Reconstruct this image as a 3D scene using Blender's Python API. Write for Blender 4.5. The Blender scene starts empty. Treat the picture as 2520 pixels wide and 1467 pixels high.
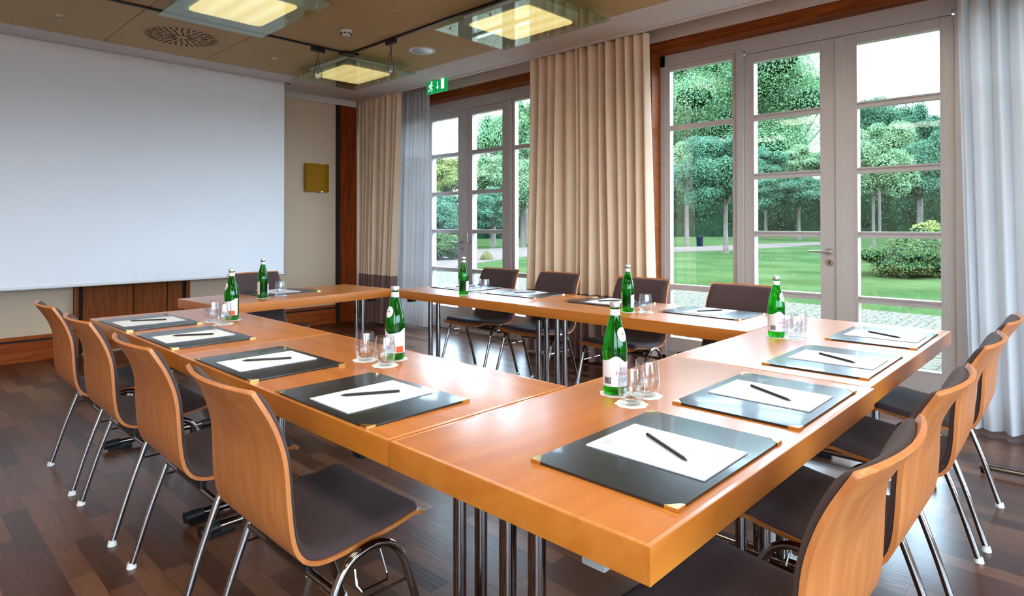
import bpy, bmesh, math, random
import numpy as np
from mathutils import Vector, Matrix

sc = bpy.context.scene
COL = sc.collection
PI = math.pi
random.seed(7)

# ------------------------------------------------------------------ camera, world, exposure
F_PX, PX0, PY0 = 1525.2, 1260.0, 542.25
YAW, PITCH, ROLL = math.radians(46.325), math.radians(0.497), math.radians(-0.046)
CAM = Vector((0, 0, 1.265))
_f = Vector((math.sin(YAW) * math.cos(PITCH), math.cos(YAW) * math.cos(PITCH), math.sin(PITCH)))
_r = Vector((math.cos(YAW), -math.sin(YAW), 0))
_u = _r.cross(_f)
_r2 = _r * math.cos(ROLL) + _u * math.sin(ROLL)
_u2 = -_r * math.sin(ROLL) + _u * math.cos(ROLL)
cam_data = bpy.data.cameras.new('camera')
cam = bpy.data.objects.new('camera', cam_data)
COL.objects.link(cam)
m = Matrix((_r2, _u2, -_f)).transposed().to_4x4()
m.translation = CAM
cam.matrix_world = m
cam_data.sensor_fit = 'HORIZONTAL'
cam_data.sensor_width = 36.0
cam_data.lens = 36.0 * F_PX / 2520.0
cam_data.shift_x = 0.0
cam_data.shift_y = (PY0 - 733.5) / 2520.0
cam_data.clip_start = 0.05
cam_data.clip_end = 400
sc.camera = cam

SKY = 9.0
world = bpy.data.worlds.new('world')
sc.world = world
world.use_nodes = True
wn = world.node_tree
wn.nodes.clear()
_o = wn.nodes.new('ShaderNodeOutputWorld')
_b = wn.nodes.new('ShaderNodeBackground')
_tc = wn.nodes.new('ShaderNodeTexCoord')
_sx = wn.nodes.new('ShaderNodeSeparateXYZ')
_rp = wn.nodes.new('ShaderNodeValToRGB')
_rp.color_ramp.elements[0].position = 0.45
_rp.color_ramp.elements[0].color = (0.06, 0.08, 0.06, 1)
_rp.color_ramp.elements[1].position = 0.53
_rp.color_ramp.elements[1].color = (0.60, 0.80, 1.0, 1)
_mp = wn.nodes.new('ShaderNodeMapRange')
_mp.inputs[1].default_value = -1
_mp.inputs[2].default_value = 1
wn.links.new(_tc.outputs['Generated'], _sx.inputs[0])
wn.links.new(_sx.outputs[2], _mp.inputs[0])
wn.links.new(_mp.outputs[0], _rp.inputs[0])
wn.links.new(_rp.outputs[0], _b.inputs[0])
_b.inputs[1].default_value = SKY
wn.links.new(_b.outputs[0], _o.inputs[0])

# soft overcast sun, high over the garden, gives the foliage its top light
sun_d = bpy.data.lights.new('sun', 'SUN')
sun_d.energy = 3.0
sun_d.angle = math.radians(25)
sun_d.color = (1.0, 0.96, 0.88)
sun = bpy.data.objects.new('sun', sun_d)
COL.objects.link(sun)
sun.rotation_euler = (math.radians(38), math.radians(-12), math.radians(20))

sc.view_settings.view_transform = 'Standard'
sc.view_settings.look = 'None'
sc.view_settings.exposure = 1.15
sc.view_settings.gamma = 1.0
sc.view_settings.use_curve_mapping = False
cy = sc.cycles
cy.use_denoising = True
cy.max_bounces = 9
cy.diffuse_bounces = 5
cy.glossy_bounces = 4
cy.transmission_bounces = 6
cy.transparent_max_bounces = 20
cy.caustics_reflective = False
cy.caustics_refractive = False
cy.sample_clamp_indirect = 6.0

LAMP_E = 1.35 
FILL_E = 21.0       # neutral fill lights added in the unseen half of the room
KG = 0.195           # reflectance level of the garden
#       # emission of the ceiling light diffusers

# ------------------------------------------------------------------ helpers
def srgb(r, g, b):
    f = lambda c: (c / 255 / 12.92) if c / 255 <= 0.04045 else ((c / 255 + 0.055) / 1.055) ** 2.4
    return (f(r), f(g), f(b), 1)

def px_dir(x, y):
    return _f * F_PX + _r2 * (x - PX0) - _u2 * (y - PY0)

def at(x, y, depth):
    """world point seen at pixel (x, y) at that depth along the view axis"""
    return CAM + px_dir(x, y) * (depth / F_PX)

def on_z(x, y, z):
    d = px_dir(x, y)
    return CAM + d * ((z - CAM.z) / d.z)

def new_mat(name):
    mt = bpy.data.materials.new(name)
    mt.use_nodes = True
    nt = mt.node_tree
    nt.nodes.clear()
    out = nt.nodes.new('ShaderNodeOutputMaterial')
    return mt, nt, out

def N(nt, kind, **kw):
    n = nt.nodes.new(kind)
    for k, v in kw.items():
        if k.startswith('i_'):
            n.inputs[k[2:].replace('_', ' ')].default_value = v
        else:
            setattr(n, k, v)
    return n

def ramp(nt, stops):
    r = nt.nodes.new('ShaderNodeValToRGB')
    el = r.color_ramp.elements
    el[0].position, el[0].color = stops[0]
    el[1].position, el[1].color = stops[-1]
    for p, c in stops[1:-1]:
        e = el.new(p)
        e.color = c
    return r

def simple(name, col, rough=0.5, metal=0.0, noise=0.06, nscale=12.0, coat=0.0, bump=0.0, bscale=200.0, sheen=0.0, spec=0.5):
    """principled material with a slight procedural colour variation and optional fine bump"""
    mt, nt, out = new_mat(name)
    p = N(nt, 'ShaderNodeBsdfPrincipled')
    p.inputs['Roughness'].default_value = rough
    p.inputs['Metallic'].default_value = metal
    p.inputs['Coat Weight'].default_value = coat
    p.inputs['Coat Roughness'].default_value = 0.08
    p.inputs['Specular IOR Level'].default_value = spec
    if sheen:
        p.inputs['Sheen Weight'].default_value = sheen
    tc = N(nt, 'ShaderNodeTexCoord')
    nz = N(nt, 'ShaderNodeTexNoise')
    nz.inputs['Scale'].default_value = nscale
    nt.links.new(tc.outputs['Object'], nz.inputs['Vector'])
    lo = tuple(c * (1 - noise) for c in col[:3]) + (1,)
    hi = tuple(min(1, c * (1 + noise)) for c in col[:3]) + (1,)
    r = ramp(nt, [(0.3, lo), (0.7, hi)])
    nt.links.new(nz.outputs['Fac'], r.inputs[0])
    nt.links.new(r.outputs[0], p.inputs['Base Color'])
    if bump:
        n2 = N(nt, 'ShaderNodeTexNoise')
        n2.inputs['Scale'].default_value = bscale
        nt.links.new(tc.outputs['Object'], n2.inputs['Vector'])
        b = N(nt, 'ShaderNodeBump')
        b.inputs['Strength'].default_value = bump
        b.inputs['Distance'].default_value = 0.002
        nt.links.new(n2.outputs['Fac'], b.inputs['Height'])
        nt.links.new(b.outputs[0], p.inputs['Normal'])
    nt.links.new(p.outputs[0], out.inputs[0])
    return mt

def wood(name, dark, mid, light, scale=(1, 1, 1), grain=6.0, rough=0.35, coat=0.3, rings=3.0, coat_rough=0.12, spec=0.5):
    """long grained veneer: stretch the object coordinates along the grain through scale"""
    mt, nt, out = new_mat(name)
    p = N(nt, 'ShaderNodeBsdfPrincipled')
    p.inputs['Roughness'].default_value = rough
    p.inputs['Coat Weight'].default_value = coat
    p.inputs['Specular IOR Level'].default_value = spec
    p.inputs['Coat Roughness'].default_value = coat_rough
    tc = N(nt, 'ShaderNodeTexCoord')
    mp = N(nt, 'ShaderNodeMapping')
    mp.inputs['Scale'].default_value = scale
    nt.links.new(tc.outputs['Object'], mp.inputs['Vector'])
    n1 = N(nt, 'ShaderNodeTexNoise')
    n1.inputs['Scale'].default_value = grain
    n1.inputs['Detail'].default_value = 6
    n1.inputs['Distortion'].default_value = 1.2
    nt.links.new(mp.outputs[0], n1.inputs['Vector'])
    n2 = N(nt, 'ShaderNodeTexNoise')
    n2.inputs['Scale'].default_value = rings
    n2.inputs['Distortion'].default_value = 0.6
    nt.links.new(mp.outputs[0], n2.inputs['Vector'])
    wv = N(nt, 'ShaderNodeMath', operation='MULTIPLY')
    wv.inputs[1].default_value = 9.0
    nt.links.new(n2.outputs['Fac'], wv.inputs[0])
    sn = N(nt, 'ShaderNodeMath', operation='PINGPONG')
    sn.inputs[1].default_value = 1.0
    nt.links.new(wv.outputs[0], sn.inputs[0])
    mx = N(nt, 'ShaderNodeMath', operation='MULTIPLY_ADD')
    mx.inputs[1].default_value = 0.35
    nt.links.new(sn.outputs[0], mx.inputs[0])
    h = N(nt, 'ShaderNodeMath', operation='MULTIPLY')
    h.inputs[1].default_value = 0.75
    nt.links.new(n1.outputs['Fac'], h.inputs[0])
    nt.links.new(h.outputs[0], mx.inputs[2])
    r = ramp(nt, [(0.25, dark), (0.5, mid), (0.75, light)])
    nt.links.new(mx.outputs[0], r.inputs[0])
    nt.links.new(r.outputs[0], p.inputs['Base Color'])
    nt.links.new(p.outputs[0], out.inputs[0])
    return mt

def obj(name, bm_or_me, mat, parent=None, smooth=True, angle=35, loc=None, rotz=None):
    if isinstance(bm_or_me, bmesh.types.BMesh):
        me = bpy.data.meshes.new(name)
        bm_or_me.normal_update()
        bm_or_me.to_mesh(me)
        bm_or_me.free()
    else:
        me = bm_or_me
    if smooth:
        me.polygons.foreach_set('use_smooth', [True] * len(me.polygons))
        me.set_sharp_from_angle(angle=math.radians(angle))
    if mat is not None:
        me.materials.clear()
        me.materials.append(mat)
    o = bpy.data.objects.new(name, me)
    COL.objects.link(o)
    if parent is not None:
        o.parent = parent
    if loc is not None:
        o.location = loc
    if rotz is not None:
        o.rotation_euler = (0, 0, rotz)
    return o

def tag(o, label, cat, group=None, kind=None):
    o['label'] = label
    o['category'] = cat
    if group:
        o['group'] = group
    if kind:
        o['kind'] = kind
    return o

def thing(name, label, cat, loc=(0, 0, 0), rotz=0.0, group=None):
    o = bpy.data.objects.new(name, None)
    o.empty_display_size = 0.1
    COL.objects.link(o)
    o.location = loc
    o.rotation_euler = (0, 0, rotz)
    return tag(o, label, cat, group)

def struct(name, bm, mat, parent=None, label=None, **kw):
    o = obj(name, bm, mat, parent, **kw)
    if parent is None:
        o['kind'] = 'structure'
        if label:
            o['label'] = label
    return o

def struct_root(name, label, loc=(0, 0, 0)):
    o = bpy.data.objects.new(name, None)
    COL.objects.link(o)
    o.location = loc
    o['kind'] = 'structure'
    o['label'] = label
    return o

def dup(root, loc, rotz, label, group=None):
    def cp(o, parent):
        c = o.copy()
        COL.objects.link(c)
        c.parent = parent
        for ch in kids.get(o.name, []):
            cp(ch, c)
        return c
    kids = {}
    stack = [root]
    while stack:
        o = stack.pop()
        kids[o.name] = list(o.children)
        stack += kids[o.name]
    r = cp(root, None)
    r.location = loc
    r.rotation_euler = (0, 0, rotz)
    r['label'] = label
    if group:
        r['group'] = group
    return r

def box(bm, x0, x1, y0, y1, z0, z1, bevel=0.0, seg=2):
    vs = [bm.verts.new(p) for p in ((x0, y0, z0), (x1, y0, z0), (x1, y1, z0), (x0, y1, z0), (x0, y0, z1), (x1, y0, z1), (x1, y1, z1), (x0, y1, z1))]
    fs = [bm.faces.new([vs[i] for i in q]) for q in ((3, 2, 1, 0), (4, 5, 6, 7), (0, 1, 5, 4), (1, 2, 6, 5), (2, 3, 7, 6), (3, 0, 4, 7))]
    if bevel > 0:
        es = list({e for f in fs for e in f.edges})
        bmesh.ops.bevel(bm, geom=es, offset=bevel, segments=seg, affect='EDGES', profile=0.7)
    return bm

def BX(*a, **k):
    return box(bmesh.new(), *a, **k)

def tube(bm, pts, r, n=12, caps=True, closed=False):
    """round tube along a polyline (Vectors)"""
    pts = [Vector(p) for p in pts]
    L = len(pts)
    rs = r if isinstance(r, (list, tuple)) else [r] * L
    t0 = (pts[1] - pts[0]).normalized()
    up = Vector((0, 0, 1)) if abs(t0.z) < 0.9 else Vector((1, 0, 0))
    a = t0.cross(up).normalized()
    rings = []
    for i in range(L):
        if closed:
            t = (pts[(i + 1) % L] - pts[i - 1]).normalized()
        else:
            t = (pts[min(i + 1, L - 1)] - pts[max(i - 1, 0)]).normalized()
        a = (a - t * a.dot(t)).normalized()
        b = t.cross(a)
        rings.append([bm.verts.new(pts[i] + (a * math.cos(2 * PI * k / n) + b * math.sin(2 * PI * k / n)) * rs[i]) for k in range(n)])
    for i in range(L if closed else L - 1):
        A, B = rings[i], rings[(i + 1) % L]
        for k in range(n):
            bm.faces.new((A[k], A[(k + 1) % n], B[(k + 1) % n], B[k]))
    if caps and not closed:
        bm.faces.new(rings[0][::-1])
        bm.faces.new(rings[-1])
    return bm

def TB(pts, r, n=12, **k):
    return tube(bmesh.new(), pts, r, n, **k)

def lathe(bm, prof, n=32, c=(0, 0, 0), a0=0.0, a1=2 * PI):
    """revolve (radius, z) points about z; full turn is closed"""
    full = abs(a1 - a0 - 2 * PI) < 1e-6
    m = n if full else n + 1
    rings = []
    for (rr, z) in prof:
        if rr < 1e-6:
            rings.append([bm.verts.new((c[0], c[1], c[2] + z))])
        else:
            rings.append([bm.verts.new((c[0] + rr * math.cos(a0 + (a1 - a0) * k / n), c[1] + rr * math.sin(a0 + (a1 - a0) * k / n), c[2] + z)) for k in range(m)])
    for i in range(len(prof) - 1):
        A, B = rings[i], rings[i + 1]
        for k in range(n):
            k2 = (k + 1) % m if full else k + 1
            q = []
            for v in (A[k % len(A)] if len(A) > 1 else A[0], A[k2] if len(A) > 1 else A[0], B[k2] if len(B) > 1 else B[0], B[k] if len(B) > 1 else B[0]):
                if v not in q:
                    q.append(v)
            if len(q) > 2:
                bm.faces.new(q)
    return bm

def LT(prof, n=32, **k):
    return lathe(bmesh.new(), prof, n, **k)

def catmull(P, per=6):
    P = [np.array(p, float) for p in P]
    P = [2 * P[0] - P[1]] + P + [2 * P[-1] - P[-2]]
    out = []
    for i in range(1, len(P) - 2):
        for k in range(per):
            t = k / per
            out.append(0.5 * ((2 * P[i]) + (-P[i - 1] + P[i + 1]) * t + (2 * P[i - 1] - 5 * P[i] + 4 * P[i + 1] - P[i + 2]) * t * t + (-P[i - 1] + 3 * P[i] - 3 * P[i + 1] + P[i + 2]) * t ** 3))
    out.append(P[-2])
    return out

def grid_solid(bm, top, bot):
    """closed shell between two equal grids (lists of rows of points)"""
    R, Cn = len(top), len(top[0])
    T = [[bm.verts.new(p) for p in row] for row in top]
    B = [[bm.verts.new(p) for p in row] for row in bot]
    for i in range(R - 1):
        for j in range(Cn - 1):
            bm.faces.new((T[i][j], T[i + 1][j], T[i + 1][j + 1], T[i][j + 1]))
            bm.faces.new((B[i][j], B[i][j + 1], B[i + 1][j + 1], B[i + 1][j]))
    for i in range(R - 1):
        bm.faces.new((T[i][0], B[i][0], B[i + 1][0], T[i + 1][0]))
        bm.faces.new((T[i + 1][-1], B[i + 1][-1], B[i][-1], T[i][-1]))
    for j in range(Cn - 1):
        bm.faces.new((T[0][j + 1], B[0][j + 1], B[0][j], T[0][j]))
        bm.faces.new((T[-1][j], B[-1][j], B[-1][j + 1], T[-1][j + 1]))
    return bm

def text_mesh(s, size, depth=0.0):
    cu = bpy.data.curves.new('lettering', 'FONT')
    cu.body = s
    cu.size = size
    cu.extrude = depth
    cu.align_x = 'CENTER'
    cu.align_y = 'CENTER'
    cu.resolution_u = 3
    o = bpy.data.objects.new('lettering', cu)
    COL.objects.link(o)
    dg = bpy.context.evaluated_depsgraph_get()
    dg.update()
    me = bpy.data.meshes.new_from_object(o.evaluated_get(dg))
    bpy.data.objects.remove(o)
    return me

# ------------------------------------------------------------------ materials
M = {}
M['wall'] = simple('cream_wall', srgb(204, 176, 150), 0.7, noise=0.015, nscale=3)
M['wall_white'] = simple('white_wall', srgb(206, 188, 180), 0.7, noise=0.012, nscale=3)
M['ceil_white'] = simple('white_ceiling_paint', srgb(214, 206, 204), 0.75, noise=0.01, nscale=2)
M['ceil_tan'] = simple('tan_ceiling_panel', srgb(190, 160, 112), 0.7, noise=0.03, nscale=2)
M['white_lac'] = simple('white_lacquered_wood', srgb(184, 172, 168), 0.35, noise=0.012, nscale=5)
M['screen'] = simple('projection_screen_fabric', srgb(240, 236, 240), 0.9, noise=0.01, nscale=2)
M['white_plastic'] = simple('white_plastic', srgb(225, 222, 220), 0.4, noise=0.01)
M['black'] = simple('black_plastic', srgb(18, 18, 20), 0.4, noise=0.05)
M['dark_gap'] = simple('shadow_gap_black', srgb(22, 12, 8), 0.8)
M['chrome'] = simple('chrome', (0.30, 0.265, 0.255, 1), 0.08, metal=1.0, noise=0.02, nscale=4)
M['steel'] = simple('brushed_steel', (0.5, 0.48, 0.46, 1), 0.3, metal=1.0, noise=0.03, nscale=30)
M['brass'] = simple('brass', (0.85, 0.58, 0.22, 1), 0.25, metal=1.0, noise=0.03, nscale=30)
M['reddish'] = wood('dark_red_veneer', srgb(92, 32, 4), srgb(118, 46, 8), srgb(138, 60, 14), (7, 7, 0.35), 5, 0.5, 0.0, spec=0.15)
M['reddish_y'] = wood('dark_red_veneer_along', srgb(96, 40, 6), srgb(118, 54, 12), srgb(140, 70, 20), (6, 0.35, 8), 5, 0.5, 0.0, spec=0.15)
M['skirting'] = wood('skirting_veneer', srgb(116, 42, 6), srgb(138, 58, 12), srgb(158, 76, 22), (0.35, 7, 9), 5, 0.5, 0.0, spec=0.15)
M['walnut'] = wood('walnut_panel', srgb(112, 50, 12), srgb(124, 60, 18), srgb(138, 72, 26), (7, 7, 0.35), 5, 0.5, 0.0, spec=0.15)
M['table_x'] = wood('orange_lacquered_veneer_x', srgb(182, 99, 27), srgb(191, 108, 33), srgb(199, 117, 40), (0.5, 5, 5), 4, 0.38, 0.55, 1.0, 0.25)
M['table_y'] = wood('orange_lacquered_veneer_y', srgb(182, 99, 27), srgb(191, 108, 33), srgb(199, 117, 40), (5, 0.5, 5), 4, 0.38, 0.55, 1.0, 0.25)
M['edge_x'] = wood('orange_edge_x', srgb(198, 116, 48), srgb(210, 130, 62), srgb(220, 142, 76), (0.4, 9, 9), 6, 0.35, 0.4)
M['ply'] = wood('beech_plywood', srgb(180, 102, 50), srgb(188, 110, 56), srgb(197, 122, 66), (8, 8, 0.6), 4.5, 0.42, 0.2, 1.6)
M['ply_edge'] = simple('plywood_edge', srgb(205, 150, 100), 0.5, noise=0.08, nscale=60)
M['pad'] = simple('dark_brown_upholstery', srgb(72, 54, 55), 0.8, noise=0.12, nscale=300, bump=0.4, bscale=900, sheen=0.06, spec=0.25)
M['leather'] = simple('black_leather', srgb(19, 22, 27), 0.32, noise=0.15, nscale=40, coat=0.25, bump=0.15, bscale=500, spec=0.7)
M['paper'] = simple('white_paper', srgb(236, 234, 240), 0.8, noise=0.005)
M['print_grey'] = simple('grey_print', srgb(168, 168, 178), 0.8)
M['pen'] = simple('black_pencil', srgb(30, 30, 36), 0.35, noise=0.05)
M['label'] = simple('paper_label', srgb(228, 222, 226), 0.6, noise=0.01)
M['red'] = simple('red_print', srgb(214, 78, 84), 0.6, noise=0.02)
M['orange'] = simple('orange_print', srgb(238, 84, 24), 0.6, noise=0.02)
M['blue'] = simple('blue_print', srgb(70, 90, 150), 0.6, noise=0.02)
M['cap'] = simple('bottle_cap_metal', (0.72, 0.66, 0.66, 1), 0.25, metal=0.7, noise=0.02)
M['coaster'] = simple('paper_doily', srgb(238, 232, 232), 0.85, noise=0.01)
M['curtain'] = simple('beige_drape', srgb(228, 196, 166), 0.85, noise=0.03, nscale=8, bump=0.2, bscale=500, sheen=0.2)
M['hem'] = simple('mauve_brown_hem', srgb(128, 98, 92), 0.85, noise=0.03, nscale=8, sheen=0.2)
M['grey_box'] = simple('grey_plastic', srgb(150, 145, 142), 0.6, noise=0.03)

def schlick(nt, f0=0.04):
    """reflectance of one glass face, the same from both sides"""
    lw = N(nt, 'ShaderNodeLayerWeight')
    lw.inputs[0].default_value = 0.5
    pw = N(nt, 'ShaderNodeMath', operation='POWER')
    pw.inputs[1].default_value = 5.0
    nt.links.new(lw.outputs['Facing'], pw.inputs[0])
    ma = N(nt, 'ShaderNodeMath', operation='MULTIPLY_ADD')
    ma.inputs[1].default_value = 1 - f0
    ma.inputs[2].default_value = f0
    nt.links.new(pw.outputs[0], ma.inputs[0])
    return ma.outputs[0]

def glass_thin(name, tint, base=0.04, rough=0.0, gl=(1, 1, 1, 1)):
    mt, nt, out = new_mat(name)
    tr = N(nt, 'ShaderNodeBsdfTransparent')
    tr.inputs[0].default_value = tint
    gs = N(nt, 'ShaderNodeBsdfGlossy')
    gs.inputs['Roughness'].default_value = rough
    gs.inputs[0].default_value = gl
    mx = N(nt, 'ShaderNodeMixShader')
    ad = N(nt, 'ShaderNodeMath', operation='ADD', use_clamp=True)
    ad.inputs[1].default_value = base
    nt.links.new(schlick(nt), ad.inputs[0])
    nt.links.new(ad.outputs[0], mx.inputs[0])
    nt.links.new(tr.outputs[0], mx.inputs[1])
    nt.links.new(gs.outputs[0], mx.inputs[2])
    nt.links.new(mx.outputs[0], out.inputs[0])
    return mt

M['pane'] = glass_thin('window_glass', (0.95, 0.97, 0.97, 1), 0.0)
M['lamp_glass'] = glass_thin('green_tinted_glass', (0.66, 0.80, 0.66, 1), 0.05)
M['tumbler'] = glass_thin('clear_glass', (0.94, 0.95, 0.96, 1), 0.02)

def bottle_glass():
    mt, nt, out = new_mat('green_bottle_glass')
    tr = N(nt, 'ShaderNodeBsdfTransparent')
    tr.inputs[0].default_value = (0.03, 0.60, 0.06, 1)
    rf = N(nt, 'ShaderNodeBsdfGlass')
    rf.inputs['Color'].default_value = (0.07, 0.80, 0.13, 1)
    rf.inputs['Roughness'].default_value = 0.02
    rf.inputs['IOR'].default_value = 1.33
    df = N(nt, 'ShaderNodeBsdfTranslucent')
    df.inputs[0].default_value = (0.01, 0.42, 0.03, 1)
    m0 = N(nt, 'ShaderNodeMixShader')
    m0.inputs[0].default_value = 0.45
    nt.links.new(tr.outputs[0], m0.inputs[1])
    nt.links.new(rf.outputs[0], m0.inputs[2])
    m1 = N(nt, 'ShaderNodeMixShader')
    m1.inputs[0].default_value = 0.18
    nt.links.new(m0.outputs[0], m1.inputs[1])
    nt.links.new(df.outputs[0], m1.inputs[2])
    gs = N(nt, 'ShaderNodeBsdfGlossy')
    gs.inputs['Roughness'].default_value = 0.04
    m2 = N(nt, 'ShaderNodeMixShader')
    nt.links.new(schlick(nt), m2.inputs[0])
    nt.links.new(m1.outputs[0], m2.inputs[1])
    nt.links.new(gs.outputs[0], m2.inputs[2])
    nt.links.new(m2.outputs[0], out.inputs[0])
    return mt
M['bottle'] = bottle_glass()

def sheer_mat():
    mt, nt, out = new_mat('white_sheer_voile')
    tr = N(nt, 'ShaderNodeBsdfTransparent')
    tr.inputs[0].default_value = (1, 1, 1, 1)
    df = N(nt, 'ShaderNodeBsdfDiffuse')
    df.inputs[0].default_value = (0.70, 0.68, 0.70, 1)
    tl = N(nt, 'ShaderNodeBsdfTranslucent')
    tl.inputs[0].default_value = (0.54, 0.51, 0.50, 1)
    m0 = N(nt, 'ShaderNodeMixShader')
    m0.inputs[0].default_value = 0.5
    nt.links.new(df.outputs[0], m0.inputs[1])
    nt.links.new(tl.outputs[0], m0.inputs[2])
    lw = N(nt, 'ShaderNodeLayerWeight')
    lw.inputs[0].default_value = 0.35
    mr = N(nt, 'ShaderNodeMapRange')
    mr.inputs[3].default_value = 0.93
    mr.inputs[4].default_value = 1.0
    nt.links.new(lw.outputs['Facing'], mr.inputs[0])
    mx = N(nt, 'ShaderNodeMixShader')
    nt.links.new(mr.outputs[0], mx.inputs[0])
    nt.links.new(tr.outputs[0], mx.inputs[1])
    nt.links.new(m0.outputs[0], mx.inputs[2])
    nt.links.new(mx.outputs[0], out.inputs[0])
    return mt
M['sheer'] = sheer_mat()

def parquet():
    mt, nt, out = new_mat('smoked_oak_strip_floor')
    p = N(nt, 'ShaderNodeBsdfPrincipled')
    tc = N(nt, 'ShaderNodeTexCoord')
    mp = N(nt, 'ShaderNodeMapping')
    mp.inputs['Rotation'].default_value = (0, 0, PI / 2)
    nt.links.new(tc.outputs['Object'], mp.inputs['Vector'])
    br = N(nt, 'ShaderNodeTexBrick')
    br.inputs['Scale'].default_value = 1.0
    br.inputs['Brick Width'].default_value = 0.5
    br.inputs['Row Height'].default_value = 0.085
    br.inputs['Mortar Size'].default_value = 0.0012
    br.inputs['Mortar Smooth'].default_value = 0.2
    br.inputs['Color1'].default_value = (0.0, 0.0, 0.0, 1)
    br.inputs['Color2'].default_value = (1, 1, 1, 1)
    br.inputs['Mortar'].default_value = (0.1, 0.1, 0.1, 1)
    br.offset = 0.37
    nt.links.new(mp.outputs[0], br.inputs['Vector'])
    r1 = ramp(nt, [(0.0, srgb(54, 28, 18)), (0.5, srgb(78, 45, 30)), (1.0, srgb(116, 76, 54))])
    nt.links.new(br.outputs['Color'], r1.inputs[0])
    # grain, shifted per strip
    m2 = N(nt, 'ShaderNodeMapping')
    m2.inputs['Scale'].default_value = (9, 0.9, 1)
    nt.links.new(tc.outputs['Object'], m2.inputs['Vector'])
    ad = N(nt, 'ShaderNodeVectorMath', operation='MULTIPLY_ADD')
    ad.inputs[1].default_value = (7, 7, 7)
    nt.links.new(br.outputs['Color'], ad.inputs[0])
    nt.links.new(m2.outputs[0], ad.inputs[2])
    nz = N(nt, 'ShaderNodeTexNoise')
    nz.inputs['Scale'].default_value = 1.6
    nz.inputs['Detail'].default_value = 3
    nz.inputs['Distortion'].default_value = 0.8
    nt.links.new(ad.outputs[0], nz.inputs['Vector'])
    mu = N(nt, 'ShaderNodeMath', operation='MULTIPLY')
    mu.inputs[1].default_value = 16
    nt.links.new(nz.outputs['Fac'], mu.inputs[0])
    pp = N(nt, 'ShaderNodeMath', operation='PINGPONG')
    pp.inputs[1].default_value = 1
    nt.links.new(mu.outputs[0], pp.inputs[0])
    pw = N(nt, 'ShaderNodeMath', operation='POWER')
    pw.inputs[1].default_value = 3
    nt.links.new(pp.outputs[0], pw.inputs[0])
    mr = N(nt, 'ShaderNodeMapRange')
    mr.inputs[3].default_value = 1.0
    mr.inputs[4].default_value = 0.72
    nt.links.new(pw.outputs[0], mr.inputs[0])
    mm = N(nt, 'ShaderNodeMix', data_type='RGBA', blend_type='MULTIPLY')
    mm.inputs[0].default_value = 1.0
    nt.links.new(r1.outputs[0], mm.inputs[6])
    nt.links.new(mr.outputs[0], mm.inputs[7])
    nt.links.new(mm.outputs[2], p.inputs['Base Color'])
    p.inputs['Roughness'].default_value = 0.30
    p.inputs['Specular IOR Level'].default_value = 0.22
    p.inputs['Coat Weight'].default_value = 0.22
    p.inputs['Coat Roughness'].default_value = 0.2
    bp = N(nt, 'ShaderNodeBump')
    bp.inputs['Strength'].default_value = 0.15
    bp.inputs['Distance'].default_value = 0.001
    nt.links.new(pw.outputs[0], bp.inputs['Height'])
    nt.links.new(bp.outputs[0], p.inputs['Normal'])
    nt.links.new(p.outputs[0], out.inputs[0])
    return mt
M['floor'] = parquet()

def emit(name, col, s):
    mt, nt, out = new_mat(name)
    e = N(nt, 'ShaderNodeEmission')
    e.inputs[0].default_value = col
    e.inputs[1].default_value = s
    nt.links.new(e.outputs[0], out.inputs[0])
    return mt

def lamp_mat(name, strength, c0, c1):
    """frosted lit diffuser: the tubes behind it read as lighter bands, weaker towards the rim"""
    mt, nt, out = new_mat(name)
    tc = N(nt, 'ShaderNodeTexCoord')
    sx = N(nt, 'ShaderNodeSeparateXYZ')
    nt.links.new(tc.outputs['Object'], sx.inputs[0])
    mu = N(nt, 'ShaderNodeMath', operation='MULTIPLY')
    mu.inputs[1].default_value = 2 * PI / 0.155
    nt.links.new(sx.outputs[0], mu.inputs[0])
    co = N(nt, 'ShaderNodeMath', operation='COSINE')
    nt.links.new(mu.outputs[0], co.inputs[0])
    mr = N(nt, 'ShaderNodeMapRange')
    mr.inputs[1].default_value = -1
    mr.inputs[2].default_value = 1
    mr.inputs[3].default_value = 0.0
    mr.inputs[4].default_value = 1.0
    nt.links.new(co.outputs[0], mr.inputs[0])
    rp = ramp(nt, [(0.0, c0), (1.0, c1)])
    nt.links.new(mr.outputs[0], rp.inputs[0])
    e = N(nt, 'ShaderNodeEmission')
    e.inputs[1].default_value = strength
    nt.links.new(rp.outputs[0], e.inputs[0])
    nt.links.new(e.outputs[0], out.inputs[0])
    return mt
M['lamp'] = lamp_mat('lit_frosted_diffuser', LAMP_E, (0.96, 0.52, 0.26, 1), (1.05, 0.62, 0.42, 1))
M['lamp_fill'] = lamp_mat('added_fill_diffuser', FILL_E, (1.0, 0.64, 0.74, 1), (1.0, 0.68, 0.80, 1))

def sconce_mat():
    mt, nt, out = new_mat('amber_sconce_glass')
    p = N(nt, 'ShaderNodeBsdfPrincipled')
    p.inputs['Base Color'].default_value = srgb(176, 124, 18)
    p.inputs['Specular IOR Level'].default_value = 0.15
    p.inputs['Roughness'].default_value = 0.6
    tl = N(nt, 'ShaderNodeBsdfTranslucent')
    tl.inputs[0].default_value = srgb(200, 140, 20)
    mx = N(nt, 'ShaderNodeMixShader')
    mx.inputs[0].default_value = 0.3
    nt.links.new(p.outputs[0], mx.inputs[1])
    nt.links.new(tl.outputs[0], mx.inputs[2])
    nt.links.new(mx.outputs[0], out.inputs[0])
    return mt
M['sconce'] = sconce_mat()

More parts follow.
